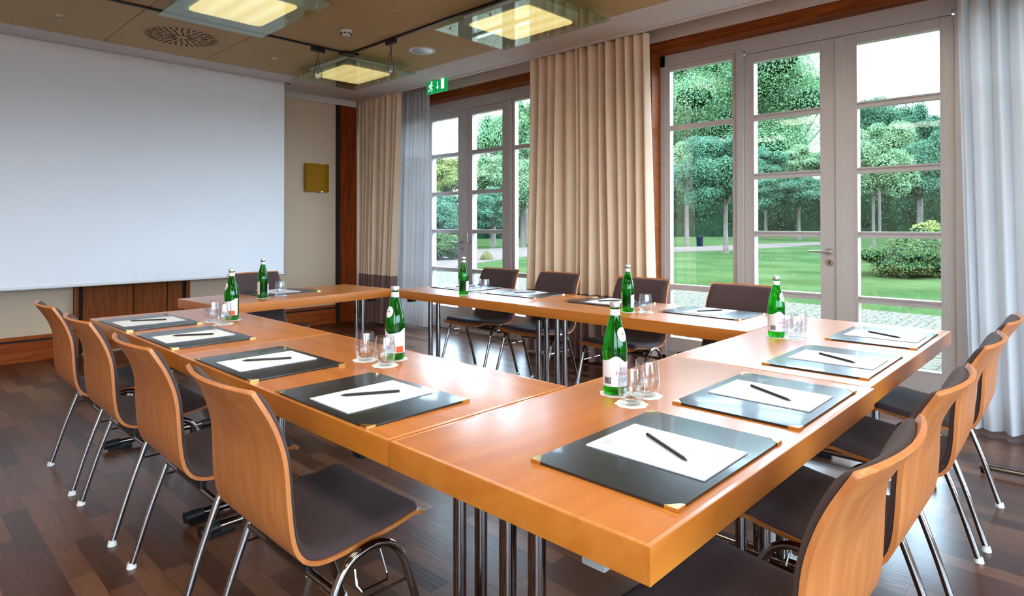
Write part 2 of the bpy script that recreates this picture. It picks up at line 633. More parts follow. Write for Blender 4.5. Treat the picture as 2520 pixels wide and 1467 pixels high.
def leafy(name, dark, light, extra=None):
    kk = lambda c: (c[0] * 0.98, c[1] * 0.80, c[2] * 0.96, 1)
    dark, light, extra = kk(dark), kk(light), (kk(extra) if extra else None)
    mt, nt, out = new_mat(name)
    g = N(nt, 'ShaderNodeNewGeometry')
    tc = N(nt, 'ShaderNodeTexCoord')
    nz = N(nt, 'ShaderNodeTexNoise')
    nz.inputs['Scale'].default_value = 0.8
    nt.links.new(tc.outputs['Object'], nz.inputs['Vector'])
    ad = N(nt, 'ShaderNodeMath', operation='MULTIPLY_ADD')
    ad.inputs[1].default_value = 0.5
    nt.links.new(g.outputs['Random Per Island'], ad.inputs[0])
    h = N(nt, 'ShaderNodeMath', operation='MULTIPLY')
    h.inputs[1].default_value = 0.6
    nt.links.new(nz.outputs['Fac'], h.inputs[0])
    nt.links.new(h.outputs[0], ad.inputs[2])
    st = [(0.2, dark), (0.85, light)] if extra is None else [(0.15, dark), (0.65, light), (0.9, extra)]
    r = ramp(nt, st)
    nt.links.new(ad.outputs[0], r.inputs[0])
    d = N(nt, 'ShaderNodeBsdfPrincipled')
    d.inputs['Roughness'].default_value = 0.6
    d.inputs['Specular IOR Level'].default_value = 0.06
    nt.links.new(r.outputs[0], d.inputs['Base Color'])
    t = N(nt, 'ShaderNodeBsdfTranslucent')
    nt.links.new(r.outputs[0], t.inputs[0])
    mx = N(nt, 'ShaderNodeMixShader')
    mx.inputs[0].default_value = 0.3
    nt.links.new(d.outputs[0], mx.inputs[1])
    nt.links.new(t.outputs[0], mx.inputs[2])
    nt.links.new(mx.outputs[0], out.inputs[0])
    return mt

def ground_mat(name, c1, c2, c3, s1=0.6, s2=30.0, bump=0.0):
    c1, c2, c3 = [(c[0] * KG, c[1] * KG, c[2] * KG, 1) for c in (c1, c2, c3)]
    mt, nt, out = new_mat(name)
    p = N(nt, 'ShaderNodeBsdfPrincipled')
    p.inputs['Roughness'].default_value = 0.9
    p.inputs['Specular IOR Level'].default_value = 0.0
    tc = N(nt, 'ShaderNodeTexCoord')
    a = N(nt, 'ShaderNodeTexNoise')
    a.inputs['Scale'].default_value = s1
    b = N(nt, 'ShaderNodeTexNoise')
    b.inputs['Scale'].default_value = s2
    nt.links.new(tc.outputs['Object'], a.inputs['Vector'])
    nt.links.new(tc.outputs['Object'], b.inputs['Vector'])
    ad = N(nt, 'ShaderNodeMath', operation='ADD')
    nt.links.new(a.outputs['Fac'], ad.inputs[0])
    nt.links.new(b.outputs['Fac'], ad.inputs[1])
    h = N(nt, 'ShaderNodeMath', operation='MULTIPLY')
    h.inputs[1].default_value = 0.5
    nt.links.new(ad.outputs[0], h.inputs[0])
    r = ramp(nt, [(0.35, c1), (0.5, c2), (0.65, c3)])
    nt.links.new(h.outputs[0], r.inputs[0])
    nt.links.new(r.outputs[0], p.inputs['Base Color'])
    nt.links.new(p.outputs[0], out.inputs[0])
    return mt
M['grass'] = ground_mat('lawn_grass', (0.075, 0.15, 0.045, 1), (0.115, 0.21, 0.075, 1), (0.18, 0.28, 0.11, 1), 0.5, 14)
M['gravel'] = ground_mat('gravel_path', (0.30, 0.24, 0.21, 1), (0.36, 0.29, 0.26, 1), (0.42, 0.34, 0.30, 1), 2, 60)

def cobble_mat():
    mt, nt, out = new_mat('pale_cobblestones')
    p = N(nt, 'ShaderNodeBsdfPrincipled')
    p.inputs['Roughness'].default_value = 0.8
    p.inputs['Specular IOR Level'].default_value = 0.02
    tc = N(nt, 'ShaderNodeTexCoord')
    mp = N(nt, 'ShaderNodeMapping')
    mp.inputs['Scale'].default_value = (8.5, 8.5, 8.5)
    nt.links.new(tc.outputs['Object'], mp.inputs['Vector'])
    vo = N(nt, 'ShaderNodeTexVoronoi', feature='DISTANCE_TO_EDGE')
    vo.inputs['Scale'].default_value = 1.0
    vo.inputs['Randomness'].default_value = 0.75
    nt.links.new(mp.outputs[0], vo.inputs['Vector'])
    vc = N(nt, 'ShaderNodeTexVoronoi')
    vc.inputs['Randomness'].default_value = 0.75
    nt.links.new(mp.outputs[0], vc.inputs['Vector'])
    r = ramp(nt, [(0.03, (0.13 * KG, 0.15 * KG, 0.07 * KG, 1)), (0.12, (0.40 * KG, 0.35 * KG, 0.28 * KG, 1))])
    nt.links.new(vo.outputs['Distance'], r.inputs[0])
    sv = N(nt, 'ShaderNodeSeparateColor')
    nt.links.new(vc.outputs['Color'], sv.inputs[0])
    mr = N(nt, 'ShaderNodeMapRange')
    mr.inputs[3].default_value = 0.8
    mr.inputs[4].default_value = 1.15
    nt.links.new(sv.outputs[0], mr.inputs[0])
    mm = N(nt, 'ShaderNodeMix', data_type='RGBA', blend_type='MULTIPLY')
    mm.inputs[0].default_value = 1.0
    nt.links.new(r.outputs[0], mm.inputs[6])
    nt.links.new(mr.outputs[0], mm.inputs[7])
    nt.links.new(mm.outputs[2], p.inputs['Base Color'])
    bp = N(nt, 'ShaderNodeBump')
    bp.inputs['Distance'].default_value = 0.02
    nt.links.new(vo.outputs['Distance'], bp.inputs['Height'])
    nt.links.new(bp.outputs[0], p.inputs['Normal'])
    nt.links.new(p.outputs[0], out.inputs[0])
    return mt
M['cobble'] = cobble_mat()
M['bark'] = simple('pale_bark', (0.075, 0.062, 0.052, 1), 0.9, noise=0.3, nscale=6, spec=0.02)
M['bark_dark'] = simple('dark_bark', (0.012, 0.010, 0.008, 1), 0.9, noise=0.3, nscale=3, spec=0.02)
M['leaf_mid'] = leafy('foliage_blue_green', (0.012, 0.06, 0.028, 1), (0.072, 0.19, 0.09, 1))
M['leaf_light'] = leafy('foliage_light', (0.03, 0.11, 0.04, 1), (0.13, 0.27, 0.11, 1), (0.24, 0.30, 0.12, 1))
M['leaf_oak'] = leafy('foliage_oak', (0.03, 0.12, 0.05, 1), (0.13, 0.31, 0.12, 1), (0.24, 0.42, 0.13, 1))
M['leaf_dark'] = leafy('foliage_hedge', (0.010, 0.030, 0.012, 1), (0.05, 0.09, 0.035, 1))
M['leaf_yellow'] = leafy('foliage_yellow_green', (0.03, 0.10, 0.03, 1), (0.17, 0.24, 0.05, 1), (0.30, 0.24, 0.07, 1))
M['leaf_bush'] = leafy('foliage_bush', (0.012, 0.032, 0.008, 1), (0.055, 0.115, 0.028, 1), (0.15, 0.17, 0.04, 1))
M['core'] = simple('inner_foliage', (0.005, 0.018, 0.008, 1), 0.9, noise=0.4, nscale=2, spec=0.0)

# ------------------------------------------------------------------ room shell
XW, XD = 4.87, 5.05          # inner face of the window wall, plane of the door glass
YS = 7.28                    # screen wall
XL, YB = -2.4, -5.6
ZC = 2.93
OPEN = [(-0.06, 2.91), (4.08, 7.05)]
OT = 2.80                    # lintel underside

struct('floor', BX(XL, XW + 0.45, YB, YS, -0.06, 0.0), M['floor'], smooth=False)
struct('wall_screen_side', BX(XL, XW + 0.4, YS, YS + 0.2, 0, 3.1), M['wall'], smooth=False)
# windows added to the unseen back and left walls to let in fill daylight
WB = (-2.25, 4.75, 0.45, 2.88)         # back wall: x0, x1, z0, z1
WL = (-4.4, -0.9, 0.10, 2.88)        # left wall: y0, y1, z0, z1
bm = bmesh.new()
box(bm, XL - 0.2, XL, YB, WL[0], 0, 3.1); box(bm, XL - 0.2, XL, WL[1], YS + 0.2, 0, 3.1)
box(bm, XL - 0.2, XL, WL[0], WL[1], 0, WL[2]); box(bm, XL - 0.2, XL, WL[0], WL[1], WL[3], 3.1)
struct('wall_left', bm, M['wall_white'], smooth=False)
bm = bmesh.new()
box(bm, XL, WB[0], YB - 0.2, YB, 0, 3.1); box(bm, WB[1], XW + 0.4, YB - 0.2, YB, 0, 3.1)
box(bm, WB[0], WB[1], YB - 0.2, YB, 0, WB[2]); box(bm, WB[0], WB[1], YB - 0.2, YB, WB[3], 3.1)
struct('wall_back', bm, M['wall'], smooth=False)
for nm, along, a, b, z0, z1, n in (('window_6', 'y', WL[0], WL[1], WL[2], WL[3], 4), ('window_5', 'x', WB[0], WB[1], WB[2], WB[3], 4),):
    r = struct_root(nm, 'row of plain windows added to an unseen wall for fill daylight')
    bm, gl = bmesh.new(), bmesh.new()
    c = (XL - 0.12) if along == 'y' else (YB - 0.12)
    def bb(m, u0, u1, w0, w1, t):
        if along == 'y':
            box(m, c - t, c + t, u0, u1, w0, w1)
        else:
            box(m, u0, u1, c - t, c + t, w0, w1)
    for k in range(n + 1):
        u = a + (b - a) * k / n
        bb(bm, max(a, u - 0.04), min(b, u + 0.04), z0, z1, 0.03)
    bb(bm, a, b, z0, z0 + 0.06, 0.03); bb(bm, a, b, z1 - 0.06, z1, 0.03)
    bb(gl, a + 0.03, b - 0.03, z0 + 0.03, z1 - 0.03, 0.002)
    obj('window_frame', bm, M['white_lac'], r, smooth=False)
    obj('glass', gl, M['pane'], r, smooth=False)
bm = bmesh.new()
for a, b in ((YB, OPEN[0][0] - 0.07), (OPEN[0][1] + 0.07, OPEN[1][0] - 0.07), (OPEN[1][1] + 0.07, YS)):
    box(bm, XW, XW + 0.4, a, b, 0, 3.1)
for a, b in OPEN:
    box(bm, XW, XW + 0.4, a - 0.07, b + 0.07, OT + 0.09, 3.1)
struct('wall_window_side', bm, M['wall_white'], smooth=False)

# ceiling: tan panels with open joints, white border, curtain recess
gx = [XL, -1.105, -0.24, 0.625, 1.49, 2.355, 3.225, 4.11]
gy = [YB, -4.75, -3.5, -2.25, -1.0, 0.25, 1.5, 2.75, 4.0, 5.25, 6.51]
bm = bmesh.new()
for i in range(len(gx) - 1):
    for j in range(len(gy) - 1):
        box(bm, gx[i] + 0.003, gx[i + 1] - 0.003, gy[j] + 0.003, gy[j + 1] - 0.003, ZC, ZC + 0.02)
struct('ceiling', bm, M['ceil_tan'], smooth=False)
struct('trim_1', BX(XL, 4.59, YB, YS, ZC + 0.0205, ZC + 0.12), M['dark_gap'], smooth=False)
bm = bmesh.new()
box(bm, 4.115, 4.56, YB, YS, ZC, ZC + 0.02)
box(bm, XL, 4.115, 6.515, 6.86, ZC, ZC + 0.02)
box(bm, XL, 4.115, 6.96, YS, ZC, ZC + 0.02)
box(bm, 3.46, 4.115, 6.86, 6.96, ZC, ZC + 0.02)
struct('trim_2', bm, M['ceil_white'], smooth=False, label='white plaster border around the tan ceiling panels')
bm = bmesh.new()
box(bm, 4.56, 4.60, YB, YS, ZC - 0.012, ZC + 0.12, 0.002)
box(bm, 4.60, XW + 0.01, YB, YS, 3.04, 3.12)
struct('trim_3', bm, M['ceil_white'], smooth=False, label='white curtain recess along the window wall')
bm = bmesh.new()
box(bm, XL, 4.56, YS - 0.035, YS, 2.85, ZC)
struct('trim_4', bm, M['ceil_white'], smooth=False, label='white cornice above the screen wall')

# skirting on the screen wall, in two boards with a dark groove
def skirting(name, x0, x1):
    r = struct_root(name, 'red-brown wooden skirting board under the projection screen')
    obj('board', BX(x0, x1, YS - 0.022, YS, 0, 0.185, 0.002), M['skirting'], r, smooth=False)
    obj('groove', BX(x0, x1, YS - 0.012, YS, 0.185, 0.205), M['dark_gap'], r, smooth=False)
    obj('cap', BX(x0, x1, YS - 0.022, YS, 0.205, 0.238, 0.002), M['skirting'], r, smooth=False)
skirting('baseboard_left', XL, 1.40)
skirting('baseboard_right', 2.52, 4.27)

# wooden wall panel behind and below the screen
t = thing('wall_panel', 'dark walnut panel set in the wall below the projection screen', 'wall panel', (1.95, YS, 0))
bm = bmesh.new()
for a, b in ((-0.455, -0.02), (-0.012, 0.30), (0.308, 0.455)):
    box(bm, a, b, -0.03, 0, 0.02, 2.1, 0.002)
obj('panel_boards', bm, M['walnut'], t, smooth=False)
bm = bmesh.new()
for s in (-1, 1):
    box(bm, min(s * 0.49, s * 0.53), max(s * 0.49, s * 0.53), -0.04, 0, 0, 2.14, 0.002)
box(bm, -0.49, 0.49, -0.04, 0, 2.105, 2.14, 0.002)
obj('panel_frame', bm, M['walnut'], t, smooth=False)
bm = bmesh.new()
for s in (-1, 1):
    box(bm, min(s * 0.457, s * 0.489), max(s * 0.457, s * 0.489), -0.008, 0, 0.0, 2.1)
obj('shadow_gap', bm, M['dark_gap'], t, smooth=False)

# dark red pilaster in the corner
t = thing('corner_panel', 'tall dark red wooden panel in the corner beside the curtain', 'wall panel', (4.42, YS, 0))
obj('board', BX(-0.10, 0.14, -0.05, -0.002, 0, 2.848, 0.002), M['reddish'], t, smooth=False)
obj('shadow_gap', BX(-0.145, -0.10, -0.03, -0.002, 0, 2.848), M['dark_gap'], t, smooth=False)

# wooden casings round the two openings
for i, (a, b) in enumerate(OPEN):
    bm = bmesh.new()
    x0, x1 = XW - 0.012, XD + 0.09
    box(bm, x0, x1, b, b + 0.07, 0, OT + 0.09)
    box(bm, x0, x1, a - 0.07, a, 0, OT + 0.09)
    box(bm, x0, x1, a, b, OT, OT + 0.09)
    struct('trim_%d' % (5 + i), bm, M['reddish_y'], smooth=False, label='dark wooden casing around the garden doors')

# ------------------------------------------------------------------ windows and garden doors
def bars(bm, y0, y1, z0, z1, x0, x1, st, top, bot, rails, bev=0.006):
    box(bm, x0, x1, y0, y0 + st, z0, z1, 0.002)
    box(bm, x0, x1, y1 - st, y1, z0, z1, 0.002)
    box(bm, x0, x1, y0 + st, y1 - st, z1 - top, z1, 0.002)
    box(bm, x0, x1, y0 + st, y1 - st, z0, z0 + bot, 0.002)
    for zc, w in rails:
        box(bm, x0 + 0.005, x1 - 0.005, y0 + st, y1 - st, zc - w / 2, zc + w / 2, 0.006)

def beads(bm, y0, y1, zs, x0, x1, w=0.014):
    """glazing beads, proud of the frame, around every pane"""
    for (za, zb) in zs:
        for q in ((y0, y0 + w, za, zb), (y1 - w, y1, za, zb), (y0 + w, y1 - w, za, za + w), (y0 + w, y1 - w, zb - w, zb)):
            box(bm, x0, x1, *q)

RAILS = [(2.143, 0.045), (1.665, 0.045), (1.197, 0.045), (0.724, 0.048)]
wi = di = 0
for oi, (a, b) in enumerate(OPEN):
    mid = (a + b) / 2
    fr = bmesh.new()
    x0, x1 = XD - 0.045, XD + 0.045
    # outer frame: jambs, head, sill, posts between fixed lights and doors
    box(fr, x0, x1, a, a + 0.045, 0, OT)
    box(fr, x0, x1, b - 0.045, b, 0, OT)
    box(fr, x0, x1, a, b, 2.70, OT)
    box(fr, x0, x1, a, b, 0.0, 0.10)
    for s in (-1, 1):
        box(fr, x0 - 0.008, x1, mid + s * 0.745 - 0.03, mid + s * 0.745 + 0.03, 0.1, 2.70, 0.004)
    box(fr, x0, x1, mid - 0.7, mid + 0.7, 2.672, 2.70)
    struct('trim_%d' % (7 + oi), fr, M['white_lac'], smooth=False, label='white lacquered frame of the garden doors')
    for s in (-1, 1):                                   # fixed side lights
        wi += 1
        yi, yo = mid + s * 0.775, (b - 0.045 if s > 0 else a + 0.045)
        y0, y1 = min(yi, yo), max(yi, yo)
        if s > 0:
            label = 'fixed glazed side light left of the garden doors'
        else:
            label = 'fixed glazed side light right of the garden doors'
        r = struct_root('window_%d' % wi, label)
        bm = bmesh.new()
        bars(bm, y0, y1, 0.10, 2.70, XD - 0.03, XD + 0.03, 0.042, 0.04, 0.165, [(2.143, 0.045), (0.715, 0.05)])
        box(bm, XD - 0.04, XD - 0.028, y0 + 0.01, y1 - 0.01, 0.135, 0.15, 0.003)
        obj('window_frame', bm, M['white_lac'], r, smooth=False)
        obj('glass', BX(XD - 0.002, XD + 0.002, y0 + 0.03, y1 - 0.03, 0.25, 2.67), M['pane'], r, smooth=False)
    for s in (-1, 1):                                   # door leaves
        di += 1
        y0, y1 = (mid + 0.003, mid + 0.713) if s > 0 else (mid - 0.713, mid - 0.003)
        r = struct_root('door_%d' % di, 'white glazed garden door leaf with five panes')
        bm = bmesh.new()
        xo = XD - 0.035
        st_in, st_out = 0.125, 0.082
        ga, gb = (y0 + st_in, y1 - st_out) if s > 0 else (y0 + st_out, y1 - st_in)
        box(bm, xo, XD + 0.035, y0, ga, 0.02, 2.67, 0.003)
        box(bm, xo, XD + 0.035, gb, y1, 0.02, 2.67, 0.003)
        box(bm, xo, XD + 0.035, ga, gb, 2.597, 2.67, 0.003)
        box(bm, xo, XD + 0.035, ga, gb, 0.02, 0.268, 0.003)
        for zc, w in RAILS:
            box(bm, xo + 0.008, XD + 0.03, ga, gb, zc - w / 2, zc + w / 2, 0.006)
        zs = [0.268] + [v for zc, w in RAILS[::-1] for v in (zc - w / 2, zc + w / 2)] + [2.597]
        beads(bm, ga - 0.012, gb + 0.012, [(zs[k] - 0.012, zs[k + 1] + 0.012) for k in range(0, 10, 2)], xo - 0.005, xo + 0.006, 0.012)
        box(bm, xo - 0.006, xo, y0 + 0.03, y1 - 0.03, 0.105, 0.112)
        obj('door_frame', bm, M['white_lac'], r, smooth=False)
        if s < 0:
            obj('cover_strip', BX(xo - 0.014, xo, y1 - 0.045, y1 + 0.022, 0.03, 2.66, 0.006), M['white_lac'], r, smooth=False)
        obj('glass', BX(XD - 0.002, XD + 0.002, ga - 0.01, gb + 0.01, 0.25, 2.61), M['pane'], r, smooth=False)
        if s > 0:
            # lever handle and lock rosette on the active leaf
            yh = y0 + 0.062
            hb = bmesh.new()
            tube(hb, [(xo, yh, 1.068), (xo - 0.008, yh, 1.068)], 0.026, 24)
            tube(hb, [(xo - 0.006, yh, 1.068), (xo - 0.045, yh, 1.068)], 0.010, 12)
            tube(hb, [(xo - 0.045, yh - 0.008, 1.068), (xo - 0.047, yh + 0.03, 1.068), (xo - 0.047, yh + 0.135, 1.070)], [0.0105, 0.0100, 0.007], 12)
            obj('door_handle', hb, M['steel'], r)
            lb = bmesh.new()
            tube(lb, [(xo, yh, 0.985), (xo - 0.007, yh, 0.985)], 0.026, 24)
            k = obj('lock_rosette', lb, M['steel'], r)
            kb = bmesh.new()
            tube(kb, [(xo - 0.007, yh, 0.992), (xo - 0.0085, yh, 0.992)], 0.0065, 12)
            box(kb, xo - 0.0085, xo - 0.007, yh - 0.0035, yh + 0.0035, 0.972, 0.992)
            obj('keyhole', kb, M['black'], k)
        elif oi == 1:
            yh = y1 - 0.075
            hb = bmesh.new()
            tube(hb, [(xo, yh, 1.068), (xo - 0.008, yh, 1.068)], 0.020, 24)
            tube(hb, [(xo - 0.006, yh, 1.068), (xo - 0.042, yh, 1.068), (xo - 0.045, yh, 1.075), (xo - 0.045, yh, 1.17)], 0.009, 12)
            obj('door_handle', hb, M['steel'], r)

# ------------------------------------------------------------------ projection screen
t = thing('projection_screen', 'large white projection screen pulled down in front of the wall', 'projection screen', (0, 6.9, 0))
def screen_grid():
    bm = bmesh.new()
    top, bot = [], []
    for i in range(25):
        z = 0.725 + (ZC + 0.02 - 0.725) * i / 24
        rt, rb = [], []
        for j in range(33):
            x = -1.6 + (3.385 + 1.6) * j / 32
            w = 0.012 * math.exp(-((z - 0.9) / 0.22) ** 2) * math.sin(x * 1.9 + 0.6)
            rt.append((x, w, z)); rb.append((x, w + 0.0015, z))
        top.append(rt); bot.append(rb)
    return grid_solid(bm, top, bot)
obj('screen_fabric', screen_grid(), M['screen'], t)
bm = bmesh.new()
tube(bm, [(-1.6, 0.0, 0.712), (3.385, 0.0, 0.712)], 0.014, 12)
obj('bottom_bar', bm, M['white_plastic'], t)
obj('end_cap', TB([(3.385, 0, 0.712), (3.41, 0, 0.712)], 0.010, 12), M['steel'], t)

# ------------------------------------------------------------------ wall sconce
t = thing('wall_sconce', 'amber curved glass wall sconce beside the screen', 'wall lamp', (3.99, YS, 1.875))
bm = bmesh.new()
top, bot = [], []
for i in range(9):
    z = -0.178 + 0.356 * i / 8
    rt, rb = [], []
    for j in range(17):
        u = -1 + 2 * j / 16
        rt.append((0.168 * u, -0.035 - 0.06 * (1 - u * u), z)); rb.append((0.168 * u, -0.030 - 0.06 * (1 - u * u), z))
    top.append(rt); bot.append(rb)
grid_solid(bm, top, bot)
bmesh.ops.recalc_face_normals(bm, faces=bm.faces)
obj('glass_shade', bm, M['sconce'], t, angle=80)
obj('back_plate', BX(-0.06, 0.06, -0.03, 0, -0.08, 0.08, 0.004), M['white_plastic'], t)
for z in (-0.178, 0.178):
    obj('clip', BX(0.02, 0.05, -0.103, -0.02, z - 0.006, z + 0.006, 0.002), M['steel'], t)

# ------------------------------------------------------------------ ceiling fittings
def ceiling_light(loc, label, lamp='lamp'):
    t = thing('ceiling_light', label, 'ceiling light', loc, 0, 'square glass ceiling lights')
    obj('glass_panel', BX(-0.395, 0.395, -0.575, 0.575, -0.004, 0.004, 0.001), M['lamp_glass'], t, smooth=False)
    bm = bmesh.new()
    # rounded rectangle diffuser resting on the glass
    pts = []
    hx, hy, rr = 0.272, 0.325, 0.05
    for cx_, cy_, a0 in ((hx - rr, hy - rr, 0), (-hx + rr, hy - rr, PI / 2), (-hx + rr, -hy + rr, PI), (hx - rr, -hy + rr, 1.5 * PI)):
        for k in range(6):
            pts.append((cx_ + rr * math.cos(a0 + PI / 2 * k / 5), cy_ + rr * math.sin(a0 + PI / 2 * k / 5)))
    lo = [bm.verts.new((x, y, 0.006)) for x, y in pts]
    hi = [bm.verts.new((x, y, 0.012)) for x, y in pts]
    bm.faces.new(lo[::-1]); bm.faces.new(hi)
    for k in range(len(pts)):
        k2 = (k + 1) % len(pts)
        bm.faces.new((lo[k], lo[k2], hi[k2], hi[k]))
    obj('diffuser', bm, M[lamp], t, smooth=False)
    obj('housing', BX(-0.29, 0.29, -0.345, 0.345, 0.0125, 0.089, 0.003), M['white_plastic'], t, smooth=False)
    for sx in (-1, 1):
        for py in (-0.46, 0.0, 0.46):
            px = 0.33
            bm = bmesh.new()
            tube(bm, [(sx * px, py, -0.014), (sx * px, py, 0.089)], 0.004, 8)
            tube(bm, [(sx * px, py, -0.014), (sx * px, py, -0.005)], 0.009, 10)
            obj('mounting_pin', bm, M['steel'], t)
    return t
CL = [((3.54, 5.70, 2.84), 'ceiling light nearest the corner, glowing warm yellow through green glass'),
      ((3.555, 3.30, 2.84), 'ceiling light nearest the beige curtain, window reflections in its green glass'),
      ((1.90, 4.52, 2.84), 'ceiling light in front of the round ceiling vent, cut by the top of the photo')]
OFF = [(3.555, 0.90, 2.84), (3.555, -1.50, 2.84), (1.90, 2.12, 2.84), (1.90, -0.28, 2.84), (0.25, 3.30, 2.84), (0.25, 0.9, 2.84), (0.25, -1.5, 2.84), (-1.4, 4.5, 2.84), (-1.4, 2.1, 2.84), (-1.4, -0.3, 2.84), (1.9, -2.7, 2.84), (3.555, -3.7, 2.84)]  # out of view: extra fixtures added to brighten the interior
lamp0 = ceiling_light(*CL[0])
for loc, lb in CL[1:]:
    dup(lamp0, loc, 0, lb)
fill_lamp1 = ceiling_light(OFF[0], 'added glass fill light on the unseen side of the room', 'lamp_fill')
fill_lamp1['group'] = 'added unseen fill lights'
for loc in OFF[1:]:
    dup(fill_lamp1, loc, 0, 'added glass fill light on the unseen side of the room', 'added unseen fill lights')

# round swirl diffuser vent
t = thing('ceiling_vent', 'round swirl air vent with radial slots in the tan ceiling', 'air vent', (1.93, 5.86, ZC))
obj('vent_plate', LT([(0, -0.004), (0.30, -0.004), (0.305, 0.0), (0, 0.0)], 48), M['ceil_tan'], t)
bm = bmesh.new()
for ring, (ra, rb, n, off) in enumerate(((0.055, 0.135, 14, 0.0), (0.15, 0.215, 22, 0.1), (0.225, 0.285, 36, 0.05))):
    for k in range(n):
        a = 2 * PI * k / n + off
        d = Vector((math.cos(a), math.sin(a), 0)); q = Vector((-d.y, d.x, 0)) * 0.0055
        v = [d * ra - q, d * rb - q, d * rb + q, d * ra + q]
        lo = [bm.verts.new((p.x, p.y, -0.0062)) for p in v]
        hi = [bm.verts.new((p.x, p.y, -0.003)) for p in v]
        bm.faces.new(lo[::-1]); bm.faces.new(hi)
        for i in range(4):
            bm.faces.new((lo[i], lo[(i + 1) % 4], hi[(i + 1) % 4], hi[i]))
obj('slots', bm, M['dark_gap'], t, smooth=False)

t = thing('ceiling_speaker', 'round white loudspeaker set in the tan ceiling', 'loudspeaker', (3.66, 4.67, ZC))
obj('ring', LT([(0.100, -0.006), (0.125, -0.008), (0.132, 0.0), (0.10, 0.0)], 40), M['white_plastic'], t)
obj('grille', LT([(0, -0.012), (0.06, -0.011), (0.1, -0.006), (0.1, 0), (0, 0)], 40), M['steel'], t)

def detector(loc, label):
    t = thing('smoke_detector', label, 'smoke detector', loc)
    obj('base', LT([(0, 0), (0.05, 0), (0.05, -0.016), (0, -0.016)], 28), M['white_plastic'], t)
    obj('sensor_head', LT([(0.044, -0.016), (0.036, -0.04), (0.0, -0.042)], 28), M['white_plastic'], t)
    bm = bmesh.new()
    for k in range(8):
        a = 2 * PI * k / 8
        c = Vector((math.cos(a), math.sin(a), 0)) * 0.0405
        box(bm, c.x - 0.008, c.x + 0.008, c.y - 0.008, c.y + 0.008, -0.036, -0.026, 0.002)
    obj('slits', bm, M['black'], t)
detector((2.835, 4.66, ZC), 'white round smoke detector on the tan ceiling panel')

def sprinkler(loc, label):
    t = thing('sprinkler', label, 'sprinkler', loc, 0, 'ceiling sprinkler heads')
    obj('rosette', LT([(0, 0), (0.034, 0), (0.028, -0.012), (0, -0.012)], 20), M['white_plastic'], t)
    bm = bmesh.new()
    tube(bm, [(0, 0, -0.01), (0, 0, -0.045)], 0.009, 10)
    lathe(bm, [(0, -0.045), (0.02, -0.047), (0.02, -0.05), (0, -0.05)], 16)
    obj('head', bm, M['steel'], t)
    t.scale = (0.75, 0.75, 0.75)
    return t
sprinkler((1.065, 5.95, ZC), 'small sprinkler head on the ceiling above the screen left part')
sprinkler((2.812, 5.94, ZC), 'small sprinkler head on the ceiling right of the round vent')
sprinkler((3.93, 6.8, ZC), 'tiny ceiling spot cap in the white border above the sconce')

# ceiling track with two hanging spots
t = thing('lighting_track', 'black lighting track bent at a right angle along the ceiling joints', 'lighting track', (0, 0, 0))
obj('rail', BX(XL, 3.24, 5.238, 5.262, ZC - 0.016, ZC, 0.002), M['black'], t, smooth=False)
obj('rail', BX(3.213, 3.237, YB + 0.3, 5.238, ZC - 0.016, ZC, 0.002), M['black'], t, smooth=False)
obj('corner_joint', BX(3.15, 3.30, 5.19, 5.31, ZC - 0.022, ZC, 0.004), M['black'], t, smooth=False)

def hanging_spot(loc, rotz, label):
    t = thing('track_spot', label, 'spotlight', loc, rotz, 'spots hanging from the ceiling track')
    obj('adapter', BX(-0.065, 0.065, -0.018, 0.018, -0.055, -0.016, 0.004), M['black'], t)
    bm = bmesh.new()
    for s in (-1, 1):
        tube(bm, [(s * 0.018, 0, -0.055), (s * 0.006, 0, -0.10), (s * 0.020 + 0.004, 0.01, -0.19), (s * 0.042, 0.0, -0.245), (s * 0.036, 0, -0.30)], 0.003, 6)
    obj('wire', bm, M['black'], t)
    obj('reflector', LT([(0.010, -0.19), (0.022, -0.205), (0.044, -0.275), (0.046, -0.295), (0.042, -0.295), (0.018, -0.21), (0.008, -0.195)], 20), M['tumbler'], t)
    obj('bulb', LT([(0, -0.20), (0.011, -0.21), (0.013, -0.25), (0, -0.262)], 12), M['steel'], t)
    return t
s0 = hanging_spot((2.90, 5.25, ZC), 0, 'spot hanging from the track near the corner ceiling light')
dup(s0, (3.225, 4.56, ZC), PI / 2, 'spot hanging from the track left of the ceiling speaker')

# emergency exit sign, hung from the curtain recess
t = thing('exit_sign', 'green illuminated emergency exit sign with running figure and arrow', 'exit sign', (4.535, 5.515, 2.905))
def sign_green():
    mt, nt, out = new_mat('lit_green_sign_face')
    p = N(nt, 'ShaderNodeBsdfPrincipled')
    p.inputs['Base Color'].default_value = srgb(0, 130, 70)
    p.inputs['Roughness'].default_value = 0.4
    p.inputs['Emission Color'].default_value = srgb(0, 160, 80)
    p.inputs['Emission Strength'].default_value = 0.35
    nt.links.new(p.outputs[0], out.inputs[0])
    return mt
M['sign_green'] = sign_green()
M['sign_white'] = emit('lit_white_pictogram', (0.75, 0.95, 0.85, 1), 0.75)
obj('sign_body', BX(-0.012, 0.012, -0.175, 0.175, -0.115, 0.045, 0.003), M['sign_green'], t)
obj('housing', BX(-0.022, 0.022, -0.178, 0.178, 0.045, 0.062, 0.003), M['white_plastic'], t)
def flat(bm, pts, x):
    """thin pictogram piece on the face of the sign; pts are (right, up) as read from the room"""
    lo = [bm.verts.new((x, -a, b)) for a, b in pts]
    hi = [bm.verts.new((x + 0.0012, -a, b)) for a, b in pts]
    bm.faces.new(lo); bm.faces.new(hi[::-1])
    n = len(pts)
    for i in range(n):
        bm.faces.new((lo[(i + 1) % n], lo[i], hi[i], hi[(i + 1) % n]))
def stroke(bm, a, b, w, x):
    a, b = Vector(a), Vector(b)
    d = (b - a).normalized(); q = Vector((-d.y, d.x)) * w / 2
    flat(bm, [a - q, b - q, b + q, a + q], x)
